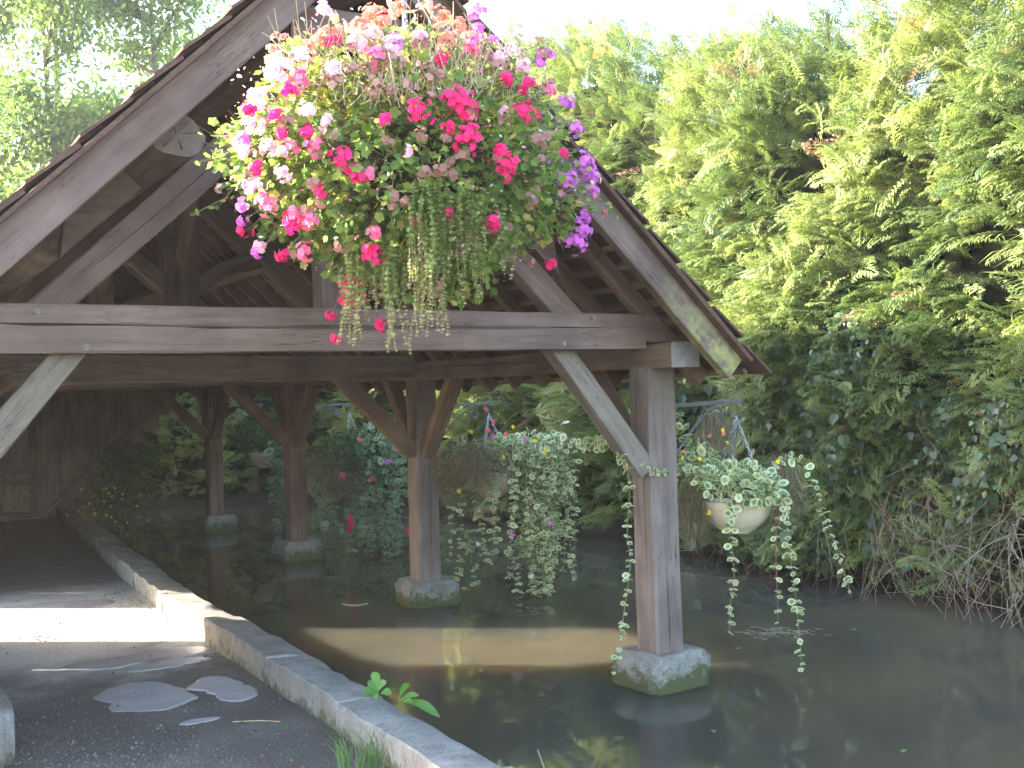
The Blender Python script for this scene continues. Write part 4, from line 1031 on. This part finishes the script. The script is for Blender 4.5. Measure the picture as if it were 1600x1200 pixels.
# second bowl
p2 = thing('trailing_plant', (4.83, 8.66, .9), 'thick curtain of variegated leaves and dry wisps over the second bowl', 'trailing plant', 'trailing plants in the hanging bowls')
D2 = 9.75
for k in range(50):
    x0 = rng.normal(838, 30); y0 = 700 + rng.uniform(-10, 30); yb = rng.uniform(810, 945) if rng.random() < .85 else rng.uniform(740, 800); x1 = x0 + rng.normal(0, 12); d_ = D2 + rng.normal(0, .12)
    vine([A(800, 705, D2), A(x0 - 5, y0, d_), A((x0 + x1) / 2 + rng.normal(0, 5), (y0 + yb) / 2, d_), A(x1, yb, d_)], p2, sz=.058, gap=.055)
for (xa, ya, xb, yb) in [(745, 780, 742, 905), (722, 790, 715, 910), (705, 790, 700, 885), (735, 760, 760, 880), (870, 700, 898, 910), (880, 690, 895, 780), (730, 850, 705, 915), (735, 850, 745, 920)]:
    vine([A(xa, ya - 30, D2), A(xa, ya, D2 - .1), A((xa + xb) / 2 + rng.normal(0, 4), (ya + yb) / 2, D2 - .1), A(xb, yb, D2 - .1)], p2, sz=.05, gap=.07)
vine([A(740, 745, D2 - .2), A(705, 720, D2 - .2), A(690, 745, D2 - .2)], p2, sz=.06, gap=.05)
vine([A(760, 705, D2 - .2), A(720, 690, D2 - .2), A(700, 715, D2 - .2)], p2, sz=.06, gap=.05)
vine([A(840, 700, D2 - .2), A(880, 690, D2 - .3), A(920, 700, D2 - .5), A(950, 688, D2 - .8)], p2, sz=.06, gap=.06)
leafy(p2, A(820, 705, D2), (.38, .25, .16), 300, 'varieg', .055)
wisps(p2, A(740, 718, 9.5), (.34, .2, .18), 1900, L=.13, down=.2)
wisps(p2, A(712, 740, D2), (.18, .2, .24), 1200, L=.14, down=.3)
for (px, py, c_) in [(758, 640, 'rose'), (770, 660, 'rose'), (762, 672, 'rose'), (790, 678, 'salmon'), (800, 668, 'yellow'), (835, 690, 'yellow'), (850, 705, 'yellow'), (820, 685, 'lilac'), (770, 682, 'lilac'), (717, 768, 'yellow'), (735, 675, 'yellow'), (785, 715, 'yellow'), (858, 818, 'lilac'), (800, 835, 'lilac'), (830, 900, 'white'), (745, 850, 'white')]:
    flower(A(px, py, 9.35), .018, M[c_], p2, nf=4, spread=.016)
# third bowl
p3 = thing('trailing_plant', (4.86, 11.92, .8), 'bushy green plant with grey green variegated trails over the third bowl', 'trailing plant', 'trailing plants in the hanging bowls')
D3 = 12.5
for k in range(40):
    x0 = rng.uniform(540, 632); y0 = rng.uniform(715, 760); yb = rng.uniform(800, 880); x1 = x0 + rng.normal(0, 10); d_ = D3 + rng.normal(0, .15)
    vine([A(570, 720, D3), A(x0, y0, d_), A((x0 + x1) / 2 + rng.normal(0, 4), (y0 + yb) / 2, d_), A(x1, yb, d_)], p3, mat='varieg_cool', sz=.062, gap=.07)
for (xa, ya, xb, yb) in [(503, 820, 500, 845), (498, 760, 508, 850), (520, 760, 525, 830)]:
    vine([A(540, 730, D3), A(xa, ya - 50, D3), A(xa, ya, D3), A(xb, yb, D3)], p3, mat='varieg_cool', sz=.09, gap=.1)
leafy(p3, A(575, 700, D3), (.50, .3, .22), 360, 'varieg_cool', .075)
leafy(p3, A(550, 705, D3 - .1), (.42, .3, .24), 1400, 'shrub', .055, name='fine_foliage', shape=oval, tm=.4, ts=.3)
wisps(p3, A(520, 730, D3 - .3), (.32, .22, .3), 1400, L=.15, down=.3)
for (px, py, c_) in [(560, 687, 'rose'), (535, 742, 'rose'), (582, 750, 'pink'), (547, 808, 'pink'), (549, 818, 'pink'), (546, 826, 'pink'), (638, 826, 'pink'), (640, 836, 'pink'), (606, 722, 'lilac'), (620, 700, 'rose')]:
    flower(A(px, py, 11.9), .028, M[c_], p3, nf=4, spread=.018)
# farthest bowl
p4 = thing('trailing_plant', (4.87, 15.18, .86), 'dark bushy plant with a column of pale trailing leaves over the farthest bowl', 'trailing plant', 'trailing plants in the hanging bowls')
D4 = 15.4
leafy(p4, A(403, 677, D4 + .1), (.42, .35, .20), 1300, 'shrub', .07, name='fine_foliage', shape=oval, tm=.3, ts=.3)
for k in range(16):
    x0 = rng.uniform(428, 452); yb = rng.uniform(760, 835)
    vine([A(430, 690, D4 - .2), A(x0, 710, D4 - .3), A(x0 + rng.normal(0, 4), 750, D4 - .3), A(x0 + rng.normal(0, 5), yb, D4 - .3)], p4, mat='varieg_cool', sz=.10, gap=.1)

# ------------------------------------------------------------------ the big geranium basket under the gable
GC = np.array([2.06, 4.34, 2.66]); GR = np.array([.79, .50, .58])
gb = thing('geranium_basket', tuple(GC), 'huge hanging ball of pink and lilac geraniums in front of the gable', 'flower basket')
CV = np.array(CAM); fw, rt, up_ = np.array(FW), np.array(RT), np.array(UP)
def on_ball(px, py, k=1.0):
    d = fw + rt * ((px - 800) / FPX) + up_ * ((600 - py) / FPX); o_ = (CV - GC) / (GR * k); dd = d / (GR * k)
    a, b_, c_ = dd @ dd, 2 * o_ @ dd, o_ @ o_ - 1; D_ = b_ * b_ - 4 * a * c_
    t = (-b_ - math.sqrt(D_)) / (2 * a) if D_ > 0 else -b_ / (2 * a)
    return CV + d * t, unit((CV + d * t - GC) / GR ** 2)
# wire basket and hanging rod
V, F = tube(smooth_path([(CX - .03, 4.86, 3.55), (CX - .04, 4.5, 3.5), (CX - .08, 4.36, 3.45), (CX - .08, 4.34, 2.75)], 5), .012, 6); MB().add(V, F).build('hanging_rod', M['iron'], gb, smooth=True)
mb = MB(); k = 20; pr = [(.02, -.28), (.2, -.25), (.33, -.12), (.38, .05), (.36, .06), (0, .03)]
V = [(GC[0] + r_ * math.cos(a), GC[1] + r_ * .9 * math.sin(a), GC[2] + z) for r_, z in pr for a in np.arange(k) / k * 6.2832]
mb.add(V, np.array([(j * k + i, j * k + (i + 1) % k, (j + 1) * k + (i + 1) % k, (j + 1) * k + i) for j in range(5) for i in range(k)])); mb.build('basket', M['bank'], gb, smooth=True)
n_ = 7600
u_ = rand_unit(n_); u_[:, 2] = np.where((u_[:, 2] > .75) & (rng.random(n_) < .5), -u_[:, 2], u_[:, 2])
lump = 1 + .10 * np.sin(u_[:, 0] * 5 + u_[:, 2] * 6) + .08 * np.sin(u_[:, 1] * 7 - u_[:, 2] * 9)
rr_ = np.minimum((.5 + .47 * rng.random(n_) ** .55) * lump, 1.04)
pos = GC + u_ * GR * rr_[:, None]; pos[:, 2] -= .05 * rng.random(n_)
X, Y, Z = axes_from(u_ * .6 + rng.normal(0, .6, (n_, 3)), u_ * .7 + np.array([0, -.1, .55]) + rng.normal(0, .4, (n_, 3)))
tint = np.clip(rng.normal(.5, .22, n_) + .2 * (u_[:, 2] > .2), 0, .92); tint = np.where(rng.random(n_) < .09, 1, tint)
sc = rng.uniform(.018, .045, n_)
front = (u_ @ -fw) > .25; order = np.argsort(-(rr_ * (.3 + np.maximum(0, u_ @ -fw)) * (sc / .05))); pick = np.zeros(n_, bool); pick[order[:240]] = True
gl = MB().add(GER[0], GER[1], GER[2] + .45).mesh('leaf', M['geranium'], False); gl2 = MB().add(GER[0], GER[1], GER[2] + .7).mesh('leaf', M['geranium'], False); gl3 = MB().add(GER[0], GER[1], GER[2] + .25).mesh('leaf', M['geranium'], False)
for k in np.where(pick)[0]:
    mw = Matrix(((X[k, 0] * sc[k], Y[k, 0] * sc[k], Z[k, 0] * sc[k], pos[k, 0]), (X[k, 1] * sc[k], Y[k, 1] * sc[k], Z[k, 1] * sc[k], pos[k, 1]), (X[k, 2] * sc[k], Y[k, 2] * sc[k], Z[k, 2] * sc[k], pos[k, 2]), (0, 0, 0, 1)))
    link('leaf', random.choice([gl, gl2, gl3]), gb, mw)
r2 = ~pick; V, F, T = scatter(*GER, pos[r2], X[r2], Y[r2], Z[r2], sc[r2], tint[r2]); MB().add(V, F, T).build('foliage', M['geranium'], gb, kind='stuff')
# stalks
mb = MB()
for k in rng.choice(n_, 1500, replace=False):
    p = pos[k]; q = GC + (p - GC) * rng.uniform(.45, .75) + rng.normal(0, .05, 3); m_ = (p + q) / 2 + np.array([0, 0, .03]) + rng.normal(0, .02, 3)
    V, F = tube([q, m_, p], rng.uniform(.0014, .0028), 3); mb.add(V, F)
mb.build('stalks', M['stem'], gb, kind='stuff')
def umbel(p, nrm, r_, mat, stalk=True, name='flower_head', nf=None, dens=1.0):
    mb = MB(); nf = nf or max(6, int(30 * (r_ / .055) * dens)); nrm = unit(nrm)
    base = p - nrm * r_ * .9
    for q in range(nf):
        d = unit(nrm + rng.normal(0, .62, 3)); c_ = base + d * r_ * rng.uniform(.6, 1.45) + nrm * r_ * .2
        X, Y, Z = axes_from(np.cross(d, rng.normal(size=3))[None], d[None]); X, Y = X[0], Y[0]; pr_ = .0145 * rng.uniform(.7, 1.25); t0 = rng.random()
        for a in np.arange(5) * 1.2566 + rng.uniform(0, 1):
            e = X * math.cos(a) + Y * math.sin(a); s_ = -X * math.sin(a) + Y * math.cos(a)
            mb.add([c_, c_ + e * pr_ * .65 + s_ * pr_ * .5 + d * .003, c_ + e * pr_ * 1.1 + d * .001, c_ + e * pr_ * .65 - s_ * pr_ * .5 + d * .003], np.array([(0, 1, 2, 3)]), t0)
        V, F = tube([base, c_], .0009, 3); mb.add(V, F, .5, 1)
    if stalk:
        q0 = GC + (p - GC) * .6 + np.array([0, 0, .02]); V, F = tube(smooth_path([q0, (q0 + base) / 2 + np.array([0, 0, .03]), base], 3), .0019, 4); mb.add(V, F, .5, 1)
    mb.build(name, [M[mat], M['stem']], gb)
heads = [('pink', [(655, 168, 22), (722, 157, 30), (705, 150, 18), (818, 172, 22), (727, 218, 26), (735, 205, 16), (793, 262, 22), (785, 235, 12), (535, 245, 22), (548, 443, 20), (560, 468, 14), (540, 470, 12), (771, 349, 17), (582, 397, 22), (525, 530, 10), (517, 493, 8), (594, 510, 10), (862, 415, 8), (826, 132, 15), (880, 240, 8), (378, 362, 10), (455, 350, 18), (560, 275, 15), (700, 195, 10)]),
         ('rose', [(490, 228, 17), (455, 230, 15), (415, 318, 17), (860, 140, 11), (460, 335, 14), (480, 345, 15), (575, 270, 10), (470, 120, 14), (735, 75, 14), (475, 395, 14), (585, 365, 10), (735, 180, 9), (585, 85, 18), ]),
         ('pale', [(440, 100, 26), (425, 115, 18), (470, 85, 16), (505, 12, 13), (400, 150, 18), (395, 195, 18), (380, 235, 12), (395, 285, 15), (480, 170, 14), (420, 230, 13), (440, 270, 12), (615, 70, 22), (560, 60, 16), (520, 105, 14), (780, 85, 16), (800, 75, 12), (820, 100, 10), (580, 50, 14), (655, 55, 14), (510, 190, 11), (405, 385, 12)]),  # overexposed heads: sun glare put into the pale petal colour
         ('pink', [(430, 180, 15), (450, 140, 14), (480, 205, 12), (400, 260, 12), (440, 210, 12), (440, 400, 10), (385, 170, 12), (520, 60, 10), (690, 90, 12), (790, 120, 11), (600, 185, 9), (500, 300, 10), (650, 345, 8), (700, 330, 9)]),
         ('lilac', [(885, 160, 14), (855, 85, 13), (845, 95, 8), (902, 200, 13), (915, 255, 20), (922, 272, 16), (885, 280, 20), (928, 300, 10), (914, 335, 15), (910, 358, 18), (903, 380, 20), (890, 372, 12), (745, 18, 16), (748, 45, 12), (740, 60, 9), (375, 320, 9), (378, 345, 8), (400, 395, 8), (380, 215, 10), (390, 290, 8), (618, 62, 14), (770, 60, 8)]),
         ('salmon', [(585, 20, 20), (570, 32, 16), (620, 12, 18), (600, 30, 16), (700, 60, 20), (720, 40, 18), (690, 18, 14), (665, 10, 16), (735, 55, 12), (480, 70, 9), (495, 60, 10), (510, 50, 12), (530, 45, 10), (560, 38, 10)])]
for mat, L in heads:
    for (x, y, r_) in L:
        p, nm = on_ball(x, y, 1.06); d_ = (p - CV) @ fw
        umbel(p, nm * .6 - fw * .8 + np.array([0, 0, .25]), r_ * .9 / FPX * d_, mat)
# withered heads: thin brown pink sprays
for k in range(110):
    x, y = (rng.uniform(420, 870), rng.uniform(55, 150)) if k < 50 else (rng.uniform(390, 880), rng.uniform(150, 470))
    p, nm = on_ball(x, y, 1.04)
    if y > 430 and not 480 < x < 820: continue
    umbel(p, nm * .6 - fw * .5 + np.array([0, 0, -.2 if y > 200 else .6]), rng.uniform(.018, .03), 'dryhead', nf=int(rng.integers(4, 8)), name='withered_head')
# loose buds and shed petals caught in the leaves
n2 = 900; u2 = rand_unit(n2); p2_ = GC + u2 * GR * rng.uniform(.93, 1.07, (n2, 1)); X, Y, Z = axes_from(rng.normal(0, 1, (n2, 3)), rng.normal(0, 1, (n2, 3)))
for q, (mt_, nm_) in enumerate([('pale', 'bud'), ('rose', 'bud'), ('dryhead', 'bud'), ('white', 'bud')]):
    V, F, T = scatter(*oval, p2_[q::4], X[q::4], Y[q::4], Z[q::4], rng.uniform(.008, .024, len(p2_[q::4])), rng.random(len(p2_[q::4]))); MB().add(V, F, T).build('buds', M[mt_], gb, kind='stuff')
# outlying stems that break the outline
mb = MB(); pp = []
for k in range(230):
    u0 = unit(rng.normal(size=3)); u0[2] = abs(u0[2]) * .9 - .35; p = GC + u0 * GR * .9; e = GC + u0 * GR * rng.uniform(1.05, 1.28) + np.array([0, 0, rng.normal(0, .05)])
    if e[1] > 4.78: continue
    V, F = tube(smooth_path([p, (p + e) / 2 + rng.normal(0, .02, 3), e], 3), .0016, 3); mb.add(V, F, .5, 1)
    m_ = int(rng.integers(2, 7)); q = p + (e - p) * rng.uniform(.4, 1.05, (m_, 1)); X, Y, Z = axes_from(u0 + rng.normal(0, .7, (m_, 3)), np.array([0, -.3, .8]) + rng.normal(0, .4, (m_, 3)))
    V, F, T = scatter(*GER, q, X, Y, Z, rng.uniform(.014, .034, m_), np.clip(rng.normal(.6, .25, m_), 0, 1)); mb.add(V, F, T, 0)
    if rng.random() < .35: umbel(e, u0, rng.uniform(.014, .026), random.choice(['dryhead', 'pale', 'rose']), stalk=False, name='small_head', nf=int(rng.integers(4, 9)))
mb.build('outer_stems', [M['geranium'], M['stem']], gb, kind='stuff')
# upright dry stalks on the crown
mb = MB()
for k in range(260):
    x, y = rng.uniform(430, 860), rng.uniform(70, 170); p, nm = on_ball(x, y, .95); e = p + np.array([rng.normal(0, .05), rng.normal(0, .05), rng.uniform(.06, .2)])
    V, F = tube([p, (p + e) / 2 + rng.normal(0, .01, 3), e], .002, 3); mb.add(V, F)
mb.build('dry_stalks', M['straw'], gb, kind='stuff')
# broad orange leaves round the rod at the top
for (x, y) in [(590, 40), (640, 60), (700, 30), (715, 70), (670, 20), (560, 70), (735, 90), (610, 15), (690, 80), (540, 55), (655, 15), (575, 60)]:
    p = np.array(at(x, y, 4.6)); X, Y, Z = axes_from((rng.normal(0, .6, 3) + np.array([0, 0, .6]))[None], (-fw + rng.normal(0, .6, 3))[None])
    V, F, T = scatter(*oval, p[None], X, Y, Z, np.array([rng.uniform(.06, .10)]), np.array([.9])); MB().add(V, F, T).build('autumn_leaf', M['salmon'], gb)
# trailing strands of small round leaves
def strand(x, y0, y1, tipdry=.3):
    p, nm = on_ball(x, y0, 1.02); d_ = (p - CV) @ fw
    if abs(d_ - 4.3) > .45: d_ = 4.4
    q = np.array(at(x + rng.normal(0, 5), y1, d_)); p = np.array(at(x, y0, d_))
    P = smooth_path([p, p * .6 + q * .4 + rng.normal(0, .022, 3), q], 8); mb = MB(); V, F = tube(P, .0015, 3); mb.add(V, F)
    L = np.linalg.norm(q - p); m_ = max(6, int(L / .0105)); t = np.linspace(.02, 1, m_); cum = np.linspace(0, 1, len(P)); pos = np.stack([np.interp(t, cum, P[:, k]) for k in range(3)], -1)
    a = np.arange(m_) * 1.57 + rng.uniform(0, 1); d = np.stack([np.cos(a), np.sin(a), np.full(m_, -.35)], -1) + rng.normal(0, .2, (m_, 3))
    pos = np.repeat(pos, 2, 0); d = np.concatenate([d[:, None], (d * np.array([-1, -1, 1]))[:, None]], 1).reshape(-1, 3)
    X, Y, Z = axes_from(d, np.array([-.3, -.6, .7]) + rng.normal(0, .4, (2 * m_, 3))); tt = np.repeat(t, 2)
    tint = np.clip(rng.normal(.42, .15, 2 * m_) + np.where(tt > 1 - tipdry, .4, 0), 0, 1)
    V, F, T = scatter(*JEN, pos, X, Y, Z, (.0145 * rng.uniform(.6, 1.25, 2 * m_)) * np.where(tt > 1 - tipdry, .75, 1), tint); mb.add(V, F, T, 1)
    mb.build('trailing_strand', [M['stem'], M['jenny']], gb)
for x0, x1, ya, yb, yv, n_ in [(526, 562, 395, 520, 25, 8), (566, 600, 380, 470, 25, 6), (604, 642, 370, 520, 32, 9), (648, 702, 290, 470, 55, 26), (704, 765, 300, 420, 60, 16), (560, 640, 420, 470, 30, 9), (780, 800, 330, 440, 20, 3)]:
    for k in range(n_): strand(rng.uniform(x0, x1), ya + rng.uniform(-15, 25), yb + rng.uniform(-yv, yv))

# ------------------------------------------------------------------ small things on the ground and water
wd_ = thing('broad_weed', tuple(at(600, 1085, 5.5)), 'bright green leafy weed growing on the water side of the kerb', 'weed')
def weed_leaf(px, py, px2, py2, d_, wdt, d2=None):
    p, q = np.array(at(px, py, d_)), np.array(at(px2, py2, d2 or d_)); m_ = (p + q) / 2 + np.array([0, 0, .015]); X = unit(q - p); Y = unit(np.cross(X, -fw + np.array([0, 0, .8]))); L = np.linalg.norm(q - p)
    nrm = np.cross(X, Y)
    ts = np.linspace(0, 1, 7); V = []; 
    for t in ts:
        c_ = p * (1 - t) + q * t + np.array([0, 0, .12 * L * math.sin(math.pi * t) - .05 * L * t * t]); hw = wdt * (math.sin(math.pi * min(1, t ** 1.6 * .97 + .03)) ** .8 + .06)
        V += [c_ - Y * hw - nrm * hw * .25, c_, c_ + Y * hw - nrm * hw * .25]
    F = [(k * 3 + i, k * 3 + i + 1, k * 3 + i + 4, k * 3 + i + 3) for k in range(6) for i in range(2)]
    MB().add(V, np.array(F), rng.random()).build('leaf', M['weed'], wd_, smooth=True)
for a in [(592, 1078, 583, 1048, .022), (592, 1078, 603, 1062, .018), (590, 1080, 575, 1063, .02), (592, 1082, 570, 1075, .018), (592, 1084, 565, 1083, .02), (595, 1084, 612, 1082, .02), (592, 1086, 585, 1092, .018)]: weed_leaf(a[0], a[1], a[2], a[3], 5.55, a[4])
for a in [(622, 1094, 640, 1066, .016), (624, 1096, 655, 1085, .014), (628, 1096, 688, 1118, .022), (628, 1098, 645, 1095, .012)]: weed_leaf(a[0], a[1], a[2], a[3], 5.4, a[4], 5.35)
for (gx_, gy_, lb) in [(1.80, 4.58, 'tuft of thin grass at the foot of the kerb, left of the other tuft'), (1.93, 4.62, 'tuft of thin grass growing right against the kerb stone')]:
    gt = thing('grass_tuft', (gx_, gy_, 0), lb, 'grass'); mb = MB()
    for k in range(34):
        p = np.array([gx_ + rng.normal(0, .035), gy_ + rng.normal(0, .05), 0]); h_ = rng.uniform(.08, .2); l_ = rng.normal(0, .05, 2); q = np.array([1, -.3, 0]) * .0022
        m_ = p + np.array([l_[0] * .4, l_[1] * .4, h_ * .6]); e = p + np.array([l_[0] * 1.3, l_[1] * 1.3, h_])
        mb.add([p - q, p + q, m_ + q * .8, m_ - q * .8, e], [(0, 1, 2, 3), (3, 2, 4)], rng.random())
    mb.build('blades', M['grass'], gt, kind='stuff')
# small seedlings by the kerb foot
mb = MB(); n_ = 110
sx_, sy_ = rng.uniform(1.5, 1.96, 16), rng.uniform(4.6, 5.6, 16); w_ = rng.integers(0, 16, n_)
X, Y, Z = axes_from(rng.normal(0, 1, (n_, 3)) + np.array([0, 0, .4]), rng.normal(0, .4, (n_, 3)) + np.array([0, 0, 1.])); V, F, T = scatter(*oval, np.stack([sx_[w_], sy_[w_], np.full(n_, .012)], -1), X, Y, Z, rng.uniform(.012, .025, n_), rng.random(n_))
setp(mb.add(V, F, T).build('seedlings', M['shrub']), 'tiny green seedlings sprouting in the grit near the kerb foot', kind='stuff')
PL = ['lilac petal lying on the dark walkway left of a red one', 'hot pink petal just right of a lilac one on the dark walkway', 'small pink petal farthest left among the fallen ones', 'hot pink petal beside the kerb foot by the grass', 'pink petal at the bottom edge left of the grass tufts', 'rose petal at the bottom edge, touching the left grass tuft', 'lilac petal between the grass tufts and the kerb']
for k, (px, py, c_) in enumerate([(430, 1148, 'lilac'), (444, 1149, 'pink'), (394, 1145, 'pink'), (551, 1178, 'pink'), (459, 1193, 'pink'), (470, 1198, 'rose'), (556, 1187, 'lilac')]):
    d = np.array(FW + RT * ((px - 800) / FPX) + UP * ((600 - py) / FPX)); p = CV + d * ((.012 - CV[2]) / d[2])
    X, Y, Z = axes_from(np.array([[math.cos(k), math.sin(k), .1]]), np.array([[0, .2, 1.]])); V, F, T = scatter(*oval, p[None], X, Y, Z, np.array([.028]), np.array([.5]))
    setp(MB().add(V, F, T).build('fallen_petal', M[c_]), PL[k], 'petal', 'petals fallen on the walkway')
def stick(pts, r_, label, name='straw', cat='straw', mat='straw'):
    V, F = tube(smooth_path(pts, 4), r_, 5); setp(MB().add(V, F).build(name, M[mat], smooth=True), label, cat)
stick([(1.60, 5.62, .014), (1.72, 5.55, .016), (1.80, 5.48, .014)], .003, 'pale straw lying on the walkway near the kerb')
stick([(1.05, 8.3, .014), (1.02, 8.42, .03), (1.10, 8.38, .02), (1.15, 8.30, .012)], .004, 'crooked twig lying in the strip of sunlight', 'twig', 'twig', 'bark')
def wpt(px, py, z=WZ + .006):
    d = np.array(FW + RT * ((px - 800) / FPX) + UP * ((600 - py) / FPX)); return CV + d * ((z - CV[2]) / d[2])
stick([wpt(535, 944), wpt(555, 946), wpt(575, 943)], .008, 'pale curved twig floating near the second post', 'twig', 'twig')
stick([wpt(840, 1172), wpt(843, 1180, WZ + .05), wpt(852, 1205)], .004, 'thin pale stalk leaning out of the water by the kerb', 'stalk', 'stalk')
dbr = MB()
for k in range(70):
    px, py = rng.normal(1215, 28), rng.normal(990, 4); a = rng.uniform(0, 6.28); p = wpt(px, py); L = rng.uniform(.03, .12)
    if k % 3: 
        V, F = tube([p, p + np.array([math.cos(a) * L, math.sin(a) * L, .008])], .003, 4); dbr.add(V, F)
    else:
        X, Y, Z = axes_from(np.array([[math.cos(a), math.sin(a), .1]]), np.array([[.1, .1, 1.]])); V, F, T = scatter(*oval, p[None], X, Y, Z, np.array([.05]), np.array([rng.random()])); dbr.add(V, F, T, 1)
setp(dbr.build('floating_debris', [M['twig'], M['ivy']]), 'raft of twigs and leaves floating beyond the near post', 'floating debris', kind='stuff')
for k, (px, py, sz, lb) in enumerate([(1408, 1176, .06, 'single pale green leaf floating at the lower right'), (1340, 984, .05, 'pale leaf floating in front of the bare twigs'), (1112, 1140, .06, 'dark leaf floating in front of the near post stone'), (1150, 1014, .05, 'small leaf floating beside the near post stone')]):
    p = wpt(px, py); X, Y, Z = axes_from(np.array([[math.cos(k * 2 + .3), math.sin(k * 2 + .3), .05]]), np.array([[.1, 0, 1.]])); V, F, T = scatter(*oval, p[None], X, Y, Z, np.array([sz]), np.array([.9])); setp(MB().add(V, F, T).build('floating_leaf', M['weed'] if k != 2 else M['ivy']), lb, 'leaf')

# ------------------------------------------------------------------ thin volume added round the scene in place of lens glare
bm = bmesh.new(); bmesh.ops.create_cube(bm, size=1)
for v in bm.verts: v.co = Vector((v.co.x * 310, v.co.y * 310, -2.2 + (v.co.z + .5) * 19.5))
me = bpy.data.meshes.new('glare_veil'); bm.to_mesh(me); bm.free()
hm = bpy.data.materials.new('pale_glare_veil'); hm.use_nodes = True; nt = hm.node_tree; nt.nodes.remove(nt.nodes['Principled BSDF'])
pv = nt.nodes.new('ShaderNodeVolumePrincipled'); pv.inputs['Density'].default_value = .0009; pv.inputs['Color'].default_value = (.93, .90, .95, 1); pv.inputs['Anisotropy'].default_value = .25
nt.links.new(pv.outputs[0], nt.nodes['Material Output'].inputs['Volume']); me.materials.append(hm)
setp(link('glare_veil', me), kind='stuff')
